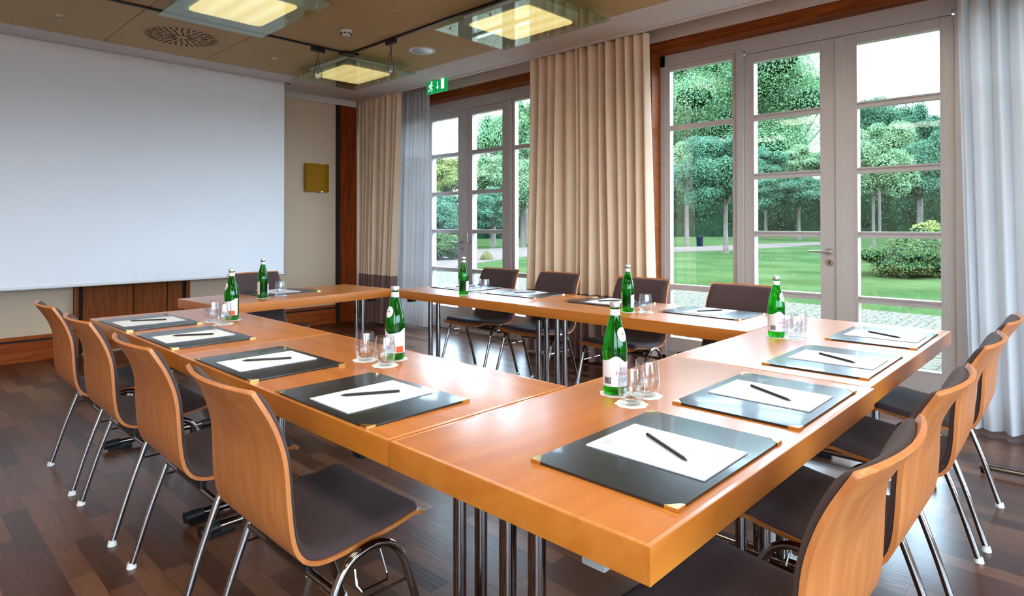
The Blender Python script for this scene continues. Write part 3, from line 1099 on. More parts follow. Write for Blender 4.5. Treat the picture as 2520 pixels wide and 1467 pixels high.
bm = bmesh.new()
cx_ = -0.095
flat(bm, [(cx_ + 0.012 + 0.013 * math.cos(2 * PI * k / 12), 0.008 + 0.013 * math.sin(2 * PI * k / 12)) for k in range(12)], -0.0135)
for a, b, w in (((0.004, -0.008), (-0.006, -0.048), 0.020), ((0.004, -0.012), (0.034, -0.030), 0.009), ((0.0, -0.012), (-0.028, -0.018), 0.009), ((-0.028, -0.016), (-0.036, -0.040), 0.009),
                ((-0.004, -0.046), (0.022, -0.066), 0.011), ((0.022, -0.064), (0.014, -0.100), 0.010), ((-0.008, -0.046), (-0.022, -0.078), 0.011), ((-0.022, -0.076), (-0.052, -0.084), 0.010)):
    stroke(bm, (cx_ + a[0], a[1]), (cx_ + b[0], b[1]), w, -0.0135)
obj('running_figure', bm, M['sign_white'], t, smooth=False)
bm = bmesh.new()
stroke(bm, (0.022, 0.008), (0.022, -0.055), 0.008, -0.0135)
flat(bm, [(0.002, -0.050), (0.022, -0.082), (0.042, -0.050)], -0.0135)
obj('arrow', bm, M['sign_white'], t, smooth=False)
bm = bmesh.new()
flat(bm, [(0.085, -0.085), (0.138, -0.085), (0.138, 0.03), (0.085, 0.03)], -0.0135)
obj('doorway_symbol', bm, M['sign_white'], t, smooth=False)

# ------------------------------------------------------------------ curtains
def fold_fn(seed, n, amp, x_c):
    rnd = random.Random(seed)
    cum = [0]
    for _ in range(n):
        cum.append(cum[-1] + rnd.uniform(0.4, 1.8))
    cum = [c / cum[-1] for c in cum]
    amps = [amp * rnd.uniform(0.55, 1.15) for _ in range(n + 1)]
    skew = [rnd.uniform(-0.25, 0.25) for _ in range(n + 1)]
    def fn(u, k):
        # u along the rail 0..1, k from 0 (bottom) to 1 (top)
        i = 0
        while i < n - 1 and u > cum[i + 1]:
            i += 1
        f = (u - cum[i]) / (cum[i + 1] - cum[i])
        f = min(1, max(0, f))
        w = 0.5 - 0.5 * math.cos(2 * PI * f)
        w = 0.45 * w + 0.55 * abs(math.sin(PI * f)) ** 0.7
        am = amps[i] * (0.65 + 0.35 * (1 - k) + 0.12 * math.sin(5 * k + i))
        sh = skew[i] * 0.05 * math.sin(PI * k + i)
        return x_c - am * (w - 0.5) * 1.0, sh
    return fn

def curtain_part(name, mat, parent, fn, y_top, y_bot, z0, z1, zt, zb, nu, nz, thick):
    """y_top / y_bot: (start, end) along the rail at the top and bottom of the whole drape"""
    bm = bmesh.new()
    top, bot = [], []
    for i in range(nz + 1):
        z = z0 + (z1 - z0) * i / nz
        k = (z - zb) / (zt - zb)
        ya = y_bot[0] + (y_top[0] - y_bot[0]) * k ** 0.8
        yb = y_bot[1] + (y_top[1] - y_bot[1]) * k ** 0.8
        rt, rb = [], []
        for j in range(nu + 1):
            u = j / nu
            x, sh = fn(u, k)
            y = ya + (yb - ya) * u + sh * math.sin(PI * u)
            rt.append((x, y, z)); rb.append((x + thick, y, z))
        top.append(rt); bot.append(rb)
    grid_solid(bm, top, bot)
    bmesh.ops.recalc_face_normals(bm, faces=bm.faces)
    return obj(name, bm, mat, parent, angle=80)

def drape(label, seed, n, y_top, y_bot, amp, nu, xc=4.655):
    t = thing('curtain', label, 'curtain', (0, 0, 0), 0, 'beige drapes')
    fn = fold_fn(seed, n, amp, xc)
    curtain_part('fabric', M['curtain'], t, fn, y_top, y_bot, 0.632, 2.925, 2.925, 0.02, nu, 26, 0.003)
    curtain_part('hem_band', M['hem'], t, fn, y_top, y_bot, 0.02, 0.632, 2.925, 0.02, nu, 8, 0.003)
    return t
drape('beige pleated curtain hanging between the two pairs of garden doors', 3, 15, (2.83, 4.19), (2.76, 4.24), 0.15, 380)
drape('beige pleated curtain with mauve hem in the far corner', 11, 11, (6.33, 7.235), (6.50, 7.24), 0.12, 240, 4.615)
def sheer(label, seed, n, y_top, y_bot, amp, nu, xc):
    bm = bmesh.new()
    fn = fold_fn(seed, n, amp, xc)
    o = curtain_part('sheer_curtain', M['sheer'], None, fn, y_top, y_bot, 0.03, 2.925, 2.925, 0.03, nu, 24, 0.0008)
    tag(o, label, 'curtain', 'white sheer curtains')
sheer('translucent white sheer curtain beside the corner drape', 5, 12, (5.93, 6.72), (5.98, 6.90), 0.07, 200, 4.745)
sheer('translucent white sheer curtain at the right edge of the photo', 8, 13, (-0.55, 0.66), (-0.60, 0.60), 0.10, 260, 4.70)

# ------------------------------------------------------------------ tables
TZ, TT = 0.742, 0.064
M['chip'] = simple('bare_chipped_wood', srgb(196, 140, 92), 0.8, noise=0.3, nscale=80)
def table(name_label, cx_, cy_, lx, ly, rot=0.0, along='x', scuffed=False):
    """folding seminar table; legs in pairs at both ends of the long side"""
    t = thing('folding_table', name_label, 'table', (cx_, cy_, 0), rot, 'folding tables set in a horseshoe')
    mt = M['table_x'] if along == 'x' else M['table_y']
    h, w = lx / 2, ly / 2
    bm = BX(-h, h, -w, w, TZ - TT, TZ, 0.003, seg=2)
    obj('tabletop', bm, mt, t, angle=50)
    # lighter solid edging let into the top
    bm = bmesh.new()
    e = 0.011
    for q in ((-h + 0.002, h - 0.002, -w + 0.002, -w + e), (-h + 0.002, h - 0.002, w - e, w - 0.002), (-h + 0.002, -h + e, -w + e, w - e), (h - e, h - 0.002, -w + e, w - e)):
        box(bm, q[0], q[1], q[2], q[3], TZ - 0.001, TZ + 0.0003)
    obj('edging', bm, M['edge_x'], t, smooth=False)
    if scuffed:
        g = random.Random(3)
        bm = bmesh.new()
        for k in range(14):
            # worn spots along the lower-left corner and the two visible edges
            if k < 7:
                px_, py_, z = -h + abs(g.gauss(0, 0.012)), -w - 0.0003, TZ - g.uniform(0.002, TT - 0.002)
            elif k < 10:
                px_, py_, z = -h + g.uniform(0.0, 0.05), -w - 0.0003, TZ - g.uniform(0.001, 0.01)
            else:
                px_, py_, z = -h - 0.0003, -w + g.uniform(0.0, 0.68), TZ - g.uniform(0.001, 0.02)
            a, b = g.uniform(0.0012, 0.0035), g.uniform(0.0006, 0.0016)
            if k < 10:
                box(bm, px_, px_ + a, py_, py_ + 0.001, z - b, z)
            else:
                box(bm, px_, px_ + 0.001, py_, py_ + a * 1.6, z - b, z)
        obj('scuff_marks', bm, M['chip'], t, smooth=False)
    L, W = (h, w) if along == 'x' else (w, h)
    def P(a, b, z):
        return (a, b, z) if along == 'x' else (b, a, z)
    for s in (-1, 1):
        ex = s * (L - 0.085)
        for q in (-0.042, 0.042):
            obj('leg', TB([P(ex, q, 0.045), P(ex, q, TZ - TT - 0.004)], 0.019, 16), M['chrome'], t)
        obj('foot_bar', TB([P(ex, -W + 0.10, 0.038), P(ex, W - 0.10, 0.038)], 0.019, 14), M['chrome'], t)
        for q in (-1, 1):
            b = bmesh.new()
            tube(b, [P(ex, q * (W - 0.13), 0.036), P(ex, q * (W - 0.055), 0.034)], 0.024, 14)
            a0, a1 = sorted((q * (W - 0.19), q * (W - 0.075)))
            if along == 'x':
                box(b, ex - 0.016, ex + 0.016, a0, a1, 0.0, 0.03, 0.004)
            else:
                box(b, a0, a1, ex - 0.016, ex + 0.016, 0.0, 0.03, 0.004)
            obj('foot_cap', b, M['black'], t)
        b = bmesh.new()
        if along == 'x':
            box(b, ex - 0.035, ex + 0.035, -0.09, 0.09, TZ - TT - 0.014, TZ - TT, 0.002)
        else:
            box(b, -0.09, 0.09, ex - 0.035, ex + 0.035, TZ - TT - 0.014, TZ - TT, 0.002)
        obj('mounting_plate', b, M['black'], t)
        obj('strut', TB([P(ex - s * 0.02, 0.07, TZ - TT - 0.06), P(ex - s * 0.16, 0.07, TZ - TT - 0.004)], 0.005, 8), M['chrome'], t)
        b = bmesh.new()
        qy = W - 0.05
        c = P(s * (L - 0.17), -qy, 0)
        box(b, c[0] - 0.03, c[0] + 0.03, c[1] - 0.02, c[1] + 0.02, TZ - TT - 0.026, TZ - TT, 0.004)
        obj('latch', b, M['black'], t)
    return t

# x0, x1, y0, y1, label, along
for x0, x1, y0, y1, lb, al in (
    (0.884, 2.243, 0.535, 1.258, 'orange-brown folding table at the near corner, scuffed corner towards the camera', 'x'),
    (2.247, 3.715, 0.548, 1.262, 'orange-brown folding table with two desk pads at the right end of the near row', 'x'),
    (0.884, 1.586, 1.263, 2.716, 'orange-brown folding table in the left row adjoining the near corner table', 'y'),
    (0.886, 1.586, 2.720, 4.145, 'orange-brown folding table at the far end of the left row', 'y'),
    (3.005, 3.715, 1.268, 2.822, 'orange-brown folding table on the window side next to the right near table', 'y'),
    (3.012, 3.722, 2.826, 4.215, 'orange-brown folding table on the window side nearest the white sheer', 'y')):
    table(lb, (x0 + x1) / 2, (y0 + y1) / 2, x1 - x0, y1 - y0, 0, al, 'scuffed' in lb)
table('single orange-brown folding table standing alone before the projection screen', 2.30, 4.545, 1.43, 0.64, math.radians(4.5), 'x')
tag(obj('socket_box', BX(0.905, 0.945, 0.64, 0.69, TZ - TT - 0.026, TZ - TT - 0.003, 0.003), M['grey_box']), 'small white box fixed under the near corner table', 'socket box')

# ------------------------------------------------------------------ chairs
def chair_profile():
    P = [(-0.284, 0.886), (-0.247, 0.821), (-0.224, 0.765), (-0.211, 0.714), (-0.206, 0.665), (-0.203, 0.604), (-0.197, 0.535), (-0.183, 0.486), (-0.155, 0.455), (-0.104, 0.442), (-0.007, 0.446), (0.10, 0.458), (0.150, 0.467), (0.180, 0.465), (0.209, 0.450)]
    C = catmull(P, 5)
    # resample by arc length
    d = [0]
    for i in range(1, len(C)):
        d.append(d[-1] + np.linalg.norm(C[i] - C[i - 1]))
    return C, np.array(d)
PC, PD = chair_profile()
PL = PD[-1]
def prof(s):
    s = min(max(s, 0), PL)
    i = min(np.searchsorted(PD, s, side='right') - 1, len(PC) - 2)
    t = (s - PD[i]) / (PD[i + 1] - PD[i])
    p = PC[i] * (1 - t) + PC[i + 1] * t
    e = 0.01
    def q(v):
        v = min(max(v, 0), PL)
        k = min(np.searchsorted(PD, v, side='right') - 1, len(PC) - 2)
        w = (v - PD[k]) / (PD[k + 1] - PD[k])
        return PC[k] * (1 - w) + PC[k + 1] * w
    tg = q(s + e) - q(s - e)
    tg /= np.linalg.norm(tg)
    n = np.array((-tg[1], tg[0]))           # towards the sitter
    if n[0] < 0 and s < PL * 0.45:
        n = -n
    if n[1] < 0 and s >= PL * 0.45:
        n = -n
    return p, n
def shell_point(s, v, off, margin=0.0, end_a=0.0, end_b=None, rc=0.03):
    """point on the moulded shell: s along the profile, v -1..1 across, off towards the sitter"""
    p, n = prof(s)
    k = s / PL
    w = 0.214 + 0.020 * min(1, k / 0.42) - 0.010 * max(0, (k - 0.6) / 0.4)
    w -= margin
    end_b = PL if end_b is None else end_b
    da, db = s - end_a, end_b - s
    for d, rc in ((da, min(rc, 0.006 + margin)), (db, rc)):
        if d < rc:
            w -= rc - math.sqrt(max(0, rc * rc - (rc - d) ** 2))
    back = max(0.0, 1 - k / 0.40)
    bow = 0.010 + 0.022 * back ** 1.3 if k < 0.40 else 0.010 * max(0, 1 - (k - 0.40) / 0.1)
    x = p[0] + n[0] * off - bow * (1 - v * v)
    z = p[1] + n[1] * off
    if k > 0.5:
        z += 0.006 * (v * v - 0.5) * min(1, (k - 0.5) * 6)
    return (x, v * w, z)
def samples(a, b, n, rc=0.03):
    core = list(np.linspace(a + rc, b - rc, n))
    ra = min(rc, 0.019)
    head = [a + ra * (1 - math.cos(t)) for t in np.linspace(0, PI / 2, 6)[:-1]]
    tail = [b - rc * (1 - math.cos(t)) for t in np.linspace(PI / 2, 0, 6)[1:]]
    return head + core + tail
V = [math.sin(t) / math.sin(1.35) for t in np.linspace(-1.35, 1.35, 15)]

def make_chair(label):
    t = thing('conference_chair', label, 'chair', (0, 0, 0), 0, 'conference chairs around the tables')
    ss = samples(0, PL, 40)
    bm = grid_solid(bmesh.new(), [[shell_point(s, v, 0.0) for v in V] for s in ss], [[shell_point(s, v, -0.011) for v in V] for s in ss])
    bmesh.ops.recalc_face_normals(bm, faces=bm.faces)
    sh = obj('seat_shell', bm, M['ply'], t, angle=45)
    a, b, rc = 0.012, PL - 0.026, 0.028
    ss = samples(a, b, 40, rc)
    def pad_off(s, v):
        e = min(s - a, b - s) / 0.03
        q = (1 - abs(v)) / 0.14
        k = min(1, max(0, e)) ; g = min(1, max(0, q))
        return 0.001 + 0.017 * math.sqrt(max(0.0, 1 - (1 - k) ** 2)) * math.sqrt(max(0.0, 1 - (1 - g) ** 2))
    top = [[shell_point(s, v, pad_off(s, v) + 0.002, 0.007, a, b, rc) for v in V] for s in ss]
    bot = [[shell_point(s, v, 0.0005, 0.007, a, b, rc) for v in V] for s in ss]
    bm = grid_solid(bmesh.new(), top, bot)
    bmesh.ops.recalc_face_normals(bm, faces=bm.faces)
    pd = obj('seat_pad', bm, M['pad'], t, angle=70)
    for s in (-1, 1):
        P = [(-0.218, 0.256, 0.008), (-0.162, 0.253, 0.19), (-0.114, 0.251, 0.325), (-0.090, 0.25, 0.385), (-0.060, 0.25, 0.422), (-0.020, 0.25, 0.440), (0.025, 0.25, 0.441), (0.068, 0.25, 0.423), (0.099, 0.25, 0.382), (0.122, 0.251, 0.32), (0.160, 0.253, 0.20), (0.222, 0.256, 0.008)]
        P = [tuple(p) for p in catmull(P, 3)]
        obj('leg_arch', TB([(p[0], s * p[1], p[2]) for p in P], 0.0115, 12), M['chrome'], t)
        for fx in (-0.218, 0.222):
            obj('glide', LT([(0, 0.0), (0.017, 0.0), (0.016, 0.008), (0.0125, 0.02), (0, 0.02)], 14, c=(fx, s * 0.258, 0)), M['white_plastic'], t)
        w = bmesh.new()
        tube(w, [(-0.105, s * 0.252, 0.315), (0.124, s * 0.252, 0.315)], 0.0032, 6)
        tube(w, [(-0.045, s * 0.25, 0.40), (-0.047, s * 0.262, 0.365), (-0.04, s * 0.275, 0.352), (0.035, s * 0.275, 0.352), (0.042, s * 0.262, 0.365), (0.03, s * 0.25, 0.425)], 0.0032, 6)
        obj('linking_wire', w, M['chrome'], t)
        obj('spacer', BX(-0.012, 0.045, min(s * 0.20, s * 0.243), max(s * 0.20, s * 0.243), 0.424, 0.440, 0.003), M['black'], t)
    obj('cross_tube', TB([(-0.098, -0.25, 0.362), (-0.098, 0.25, 0.362)], 0.011, 12), M['chrome'], t)
    obj('cross_tube', TB([(0.018, -0.245, 0.424), (0.018, 0.245, 0.424)], 0.009, 12), M['chrome'], t)
    obj('bracket', BX(-0.108, -0.088, -0.12, 0.12, 0.362, 0.432, 0.003), M['black'], t)
    return t
rw = random.Random(4)
CH = []
for i, y in enumerate((1.620, 2.350, 3.106, 3.775)):
    CH.append((0.908, y, rw.uniform(-1, 1), ['plywood-backed chair in the left foreground, its whole brown seat in view', 'plywood-backed chair directly behind the left foreground chair', 'third plywood-backed chair from the camera along the left row', 'farthest chair of the left row, nearest the projection screen'][i]))
for i, x in enumerate((1.272, 1.905, 2.640, 3.275)):
    CH.append((x, 0.560, 90 + rw.uniform(-1.5, 1.5), ['chair nearest the camera at bottom right, cropped by the photo', 'second chair from the camera along the right foreground row', 'third chair along the right foreground row, counted from the camera', 'chair of the near row closest to the right-hand sheer curtain'][i]))
for i, y in enumerate((3.875, 3.215, 2.425, 1.695)):
    CH.append((3.640, y, 180 + rw.uniform(-3, 3), ['window-side chair nearest the far garden doors, left of its row', 'window-side chair in front of the beige curtain, second from the left', 'window-side chair at the right edge of the beige curtain', 'window-side chair before the near garden doors, rightmost of its row'][i]))
CH.append((2.235, 4.76, 270 + 4, 'single chair behind the table in front of the screen'))
c0 = None
for x, y, r, lb in CH:
    if c0 is None:
        c0 = make_chair(lb)
        c0.location = (x, y, 0); c0.rotation_euler = (0, 0, math.radians(r))
    else:
        dup(c0, (x, y, 0), math.radians(r), lb)

# ------------------------------------------------------------------ desk pads, paper, pencils
def make_pad(label):
    t = thing('desk_pad', label, 'desk pad', (0, 0, 0), 0, 'leather desk pads')
    obj('board', BX(-0.25, 0.25, -0.178, 0.178, 0.0, 0.006, 0.002), M['leather'], t)
    for sx in (-1, 1):
        for sy in (-1, 1):
            bm = bmesh.new()
            a = [(0.2515, 0.1795), (0.224, 0.1795), (0.2515, 0.152)]
            pts = [(0.2515, 0.1795), (0.2515, 0.151), (0.243, 0.158), (0.226, 0.171), (0.222, 0.1795)]
            lo = [bm.verts.new((sx * x, sy * y, -0.0002)) for x, y in pts]
            hi = [bm.verts.new((sx * x, sy * y, 0.0072)) for x, y in pts]
            bm.faces.new(lo); bm.faces.new(hi)
            for i in range(5):
                bm.faces.new((lo[i], lo[(i + 1) % 5], hi[(i + 1) % 5], hi[i]))
            bmesh.ops.recalc_face_normals(bm, faces=bm.faces)
            obj('corner_piece', bm, M['brass'], t, smooth=False)
    return t
def make_paper(label):
    t = thing('notepad', label, 'notepad', (0, 0, 0), 0, 'white notepads on the desk pads')
    bm = bmesh.new()
    for k in range(3):
        box(bm, -0.105, 0.105, -0.1485, 0.1485, 0.001 * k, 0.001 * k + 0.0008)
    obj('sheets', bm, M['paper'], t, smooth=False)
    bm = bmesh.new()
    for k, (a, b) in enumerate(((-0.075, -0.035), (-0.068, -0.042))):
        for q in range(5):
            x0 = a + (b - a) * q / 5
            box(bm, x0, x0 + (b - a) / 5 * 0.7, 0.122 - k * 0.008, 0.1255 - k * 0.008, 0.0028, 0.00292)
    obj('letterhead', bm, M['print_grey'], t, smooth=False)
    return t
def make_pen(label):
    t = thing('pencil', label, 'pencil', (0, 0, 0), 0, 'black pencils')
    bm = bmesh.new()
    tube(bm, [(-0.088, 0, 0.0042), (0.070, 0, 0.0042)], 0.0042, 6)
    obj('shaft', bm, M['pen'], t)
    bm = bmesh.new()
    tube(bm, [(0.070, 0, 0.0042), (0.084, 0, 0.0035)], [0.0040, 0.0014], 6)
    obj('tip', bm, M['pen'], t)
    bm = bmesh.new()
    tube(bm, [(-0.0905, 0, 0.0042), (-0.0882, 0, 0.0042)], 0.0041, 8)
    obj('end_cap', bm, M['black'], t)
    return t
def seat_desc(i):
    return ['at the fourth seat of the left row, behind the left foreground chair',
            'at the left row seat second from the near corner',
            'at the left row seat third from the near corner',
            'at the left row seat farthest from the camera',
            'on the near corner table, closest to the camera',
            'on the near corner table, second from the scuffed corner',
            'on the right near table, before the third chair',
            'at the right end of the near row, under the sheer curtain',
            'on the window side nearest the far garden doors',
            'on the window side before the beige curtain, left of the table joint',
            'on the window side at the curtain edge, behind the near bottle',
            'on the window side in front of the near garden doors',
            'on the single table before the screen'][i]
SEATS = []
SD = ['at the nearest place of the left row', 'at the second nearest place of the left row', 'at the second farthest place of the left row', 'at the farthest place of the left row',
      'at the place closest to the camera, beside the scuffed table corner', 'at the second place of the near row, right of the two tumblers', 'at the third place of the near row, right of a green bottle', 'at the last place of the near row, before the right sheer curtain',
      'at the window-side place by the far garden doors', 'at the window-side place before the beige curtain, left of the table joint', 'at the window-side place right of the table joint, behind a bottle', 'at the window-side place before the near garden doors',
      'on the single table before the screen']
for i, (x, y, r) in enumerate(((1.073, 1.622, -90), (1.074, 2.312, -90), (1.080, 3.092, -90), (1.076, 3.742, -89),
                               (1.276, 0.742, 0), (1.898, 0.742, 0), (2.592, 0.756, 0), (3.300, 0.752, 0.5),
                               (3.500, 3.875, 90), (3.492, 3.205, 91), (3.500, 2.430, 90), (3.500, 1.700, 90),
                               (2.270, 4.700, 180 + 4))):
    SEATS.append((x, y, math.radians(r), SD[i]))
PAP = {4: (0.042, 0.008), 5: (0.01, 0.0)}
pd0 = pp0 = pn0 = None
rr = random.Random(2)
for i, (x, y, r, d) in enumerate(SEATS):
    ca, sa = math.cos(r), math.sin(r)
    def W(lx, ly):
        return (x + lx * ca - ly * sa, y + lx * sa + ly * ca)
    z = TZ + 0.0006
    ox, oy = (rr.uniform(-0.004, 0.014), rr.uniform(-0.012, -0.002))
    px_, py_ = W(ox, oy)
    qx, qy = W(ox - 0.004 + rr.uniform(-0.006, 0.006), oy - 0.004)
    a = r - math.radians(120)
    l1 = 'black desk pad ' + d
    l2 = 'white notepad lying on the desk pad ' + d
    l3 = 'black pencil lying on the white notepad ' + d
    l3 = l3.replace('black pencil lying on the white notepad', 'black pencil')
    l2 = l2.replace('white notepad lying on the desk pad', 'white notepad')
    if pd0 is None:
        pd0, pp0, pn0 = make_pad(l1), make_paper(l2), make_pen(l3)
        for o, p, rz in ((pd0, (x, y, z), r), (pp0, (px_, py_, z + 0.0064), r), (pn0, (qx, qy, z + 0.0064 + 0.0031), a)):
            o.location = p; o.rotation_euler = (0, 0, rz)
    else:
        dup(pd0, (x, y, z), r, l1)
        dup(pp0, (px_, py_, z + 0.0064), r, l2)
        dup(pn0, (qx, qy, z + 0.0064 + 0.0031), a, l3)

# ------------------------------------------------------------------ coasters, bottles, tumblers
def coaster_mesh():
    bm = bmesh.new()
    n = 64
    pts = []
    for k in range(n):
        a = 2 * PI * k / n
        r = 0.0475 + 0.0022 * math.cos(8 * a)
        pts.append((r * math.cos(a), r * math.sin(a)))
    lo = [bm.verts.new((x, y, 0)) for x, y in pts]
    hi = [bm.verts.new((x, y, 0.0012)) for x, y in pts]
    bm.faces.new(lo[::-1]); bm.faces.new(hi)
    for i in range(n):
        bm.faces.new((lo[i], lo[(i + 1) % n], hi[(i + 1) % n], hi[i]))
    me = bpy.data.meshes.new('coaster')
    bm.to_mesh(me); bm.free()
    me.materials.append(M['coaster'])
    return me
COASTER = coaster_mesh()
def coaster(x, y, label):
    o = bpy.data.objects.new('coaster', COASTER)
    COL.objects.link(o)
    o.location = (x, y, TZ + 0.0005)
    o.rotation_euler = (0, 0, x * 7)
    tag(o, label, 'coaster', 'white paper coasters')

BP = [(0, 0.004), (0.028, 0.0), (0.0345, 0.003), (0.0372, 0.010), (0.0375, 0.05), (0.0375, 0.115), (0.0380, 0.125), (0.0383, 0.135), (0.0380, 0.142), (0.0365, 0.158), (0.0328, 0.178), (0.0270, 0.200), (0.0212, 0.220), (0.0168, 0.236), (0.0150, 0.246), (0.0145, 0.262), (0.0160, 0.266), (0.0160, 0.270), (0.0140, 0.272), (0, 0.272)]
def brad(z):
    for (r0, z0), (r1, z1) in zip(BP[3:], BP[4:]):
        if z0 <= z <= z1:
            return r0 + (r1 - r0) * (z - z0) / (z1 - z0 + 1e-9)
    return 0.0375
def patch(a0, a1, zlo, zhi, off=0.0006, nu=48, nz=5):
    """label piece wrapped on the bottle; zlo / zhi are functions of the angle"""
    bm = bmesh.new()
    T, B = [], []
    for j in range(nz + 1):
        rt, rb = [], []
        for i in range(nu + 1):
            a = a0 + (a1 - a0) * i / nu
            z = zlo(a) + (zhi(a) - zlo(a)) * j / nz
            r = brad(z) + off
            rt.append((r * math.cos(a), r * math.sin(a), z))
            r -= 0.0004
            rb.append((r * math.cos(a), r * math.sin(a), z))
        T.append(rt); B.append(rb)
    grid_solid(bm, T, B)
    bmesh.ops.recalc_face_normals(bm, faces=bm.faces)
    return bm
def wrap_text(s, size, a_c, z_c, off=0.0009):
    me = text_mesh(s, size)
    for v in me.vertices:
        z = z_c + v.co.y
        r = brad(z) + off
        a = a_c + v.co.x / r
        v.co = (r * math.cos(a), r * math.sin(a), z)
    return me
def fine_lines():
    bm = bmesh.new()
    for z, w in ((0.052, 0.42), (0.0475, 0.36), (0.043, 0.24)):
        a = -w
        while a < w:
            n = patch(a, a + 0.07, lambda q: z, lambda q: z + 0.0016, 0.0009, 3, 1)
            me = bpy.data.meshes.new('tmp'); n.to_mesh(me); n.free()
            bm.from_mesh(me); bpy.data.meshes.remove(me)
            a += 0.10
    return bm
def make_bottle(label):
    """front of the label faces local +x"""
    t = thing('water_bottle', label, 'bottle', (0, 0, 0), 0, 'green glass water bottles')
    obj('glass', LT(BP, 40), M['bottle'], t, angle=60)
    obj('cap', LT([(0.0152, 0.2665), (0.0162, 0.268), (0.0165, 0.274), (0.0160, 0.2815), (0.0148, 0.284), (0, 0.284)], 28), M['cap'], t)
    obj('neck_band', patch(-PI, PI, lambda a: 0.243, lambda a: 0.262), M['label'], t)
    obj('neck_print', wrap_text('ACQUA', 0.008, 0.0, 0.2525), M['red'], t, smooth=False)
    wave = lambda a: 0.110 + 0.0085 * math.cos(2.3 * a + 1.9) - 0.003 * math.cos(4.6 * a)
    lb = obj('label', patch(-2.55, 2.2, lambda a: 0.028, wave, nu=64), M['label'], t)
    obj('brand_print', wrap_text('ACQUA', 0.0105, 0.0, 0.083), M['red'], lb, smooth=False)
    obj('brand_print', wrap_text('PANNA', 0.0175, 0.0, 0.068), M['red'], lb, smooth=False)
    obj('fine_print', fine_lines(), M['blue'], lb, smooth=False)
    obj('orange_block', patch(0.95, 1.75, lambda a: 0.030, lambda a: 0.054, 0.0009, 12, 2), M['orange'], lb)
    bm = bmesh.new()
    for k in range(14):
        a = -1.75 + k * 0.043
        w = 0.010 if k % 3 else 0.019
        c = [(math.cos(a + q) * (0.0375 + r), math.sin(a + q) * (0.0375 + r), z) for q, r in ((-w, 0.0007), (w, 0.0007), (w, 0.0009), (-w, 0.0009)) for z in (0.036, 0.056)]
        vs = [bm.verts.new(p) for p in c]
        for f in ((0, 1, 3, 2), (2, 3, 5, 4), (4, 5, 7, 6), (6, 7, 1, 0), (0, 2, 4, 6), (1, 7, 5, 3)):
            bm.faces.new([vs[i] for i in f])
    bmesh.ops.recalc_face_normals(bm, faces=bm.faces)
    obj('barcode', bm, M['black'], lb, smooth=False)
    # oval neck label
    bm = bmesh.new()
    c = None
    rows = []
    for j in range(5):
        q = j / 4
        row = []
        for k in range(28):
            th = 2 * PI * k / 28
            z = 0.186 + 0.0215 * q * math.sin(th)
            r = brad(z) + 0.0007
            a = 0.0185 * q * math.cos(th) / r
            row.append(bm.verts.new((r * math.cos(a), r * math.sin(a), z)))
        rows.append(row)
    bmesh.ops.remove_doubles(bm, verts=rows[0], dist=1e-5)
    rows = rows[1:]
    cv = [v for v in bm.verts if (v.co - Vector((brad(0.186) + 0.0007, 0, 0.186))).length < 1e-4][0]
    for k in range(28):
        k2 = (k + 1) % 28
        bm.faces.new((cv, rows[0][k], rows[0][k2]))
        for j in range(3):
            bm.faces.new((rows[j][k], rows[j + 1][k], rows[j + 1][k2], rows[j][k2]))
    ov = obj('neck_label', bm, M['label'], t)
    obj('neck_emblem', patch(-0.14, 0.14, lambda a: 0.1855, lambda a: 0.1905 - 12 * abs(a) * 0.001, 0.0011, 6, 1), M['blue'], ov, smooth=False)
    return t

TP = [(0.0, 0.0), (0.024, 0.0), (0.029, 0.003), (0.0345, 0.016), (0.0385, 0.035), (0.0395, 0.052), (0.0378, 0.075), (0.0345, 0.100), (0.0334, 0.1075), (0.0322, 0.1075), (0.0333, 0.100), (0.0366, 0.075), (0.0383, 0.052), (0.0372, 0.035), (0.0325, 0.019), (0.024, 0.012), (0, 0.0105)]
def make_glass(label):
    o = obj('tumbler', LT(TP, 36), M['tumbler'], angle=60)
    tag(o, label, 'drinking glass', 'empty tumblers')
    return o

def facing(x, y, deg):
    """rotation so the label front is turned deg to the right (seen from the camera) of facing the camera"""
    return math.atan2(CAM.y - y, CAM.x - x) + math.radians(deg)
BOT = [(1.619, 1.103, 48, 'green water bottle on the near corner table beside two tumblers'),
       (1.444, 2.013, -48, 'green water bottle in the middle of the left row'),
       (2.965, 1.115, 62, 'green water bottle on the right near table, before the garden doors'),
       (3.200, 2.087, 175, 'green water bottle on the window side beside a single tumbler'),
       (3.143, 3.507, 175, 'green water bottle farthest away, in front of the far garden doors'),
       (2.000, 4.400, 200, 'green water bottle on the single table before the screen'),
       (1.418, 3.508, -75, 'green water bottle at the far end of the left row')]
ZC0 = TZ + 0.0005 + 0.0012 + 0.0004
b0 = None
for x, y, dg, lb in BOT:
    if b0 is None:
        b0 = make_bottle(lb)
        b0.location = (x, y, ZC0); b0.rotation_euler = (0, 0, facing(x, y, dg))
    else:
        dup(b0, (x, y, ZC0), facing(x, y, dg), lb)
    coaster(x, y, 'white paper coaster under the ' + lb.replace('in front of', 'before').replace('green water ', ''))
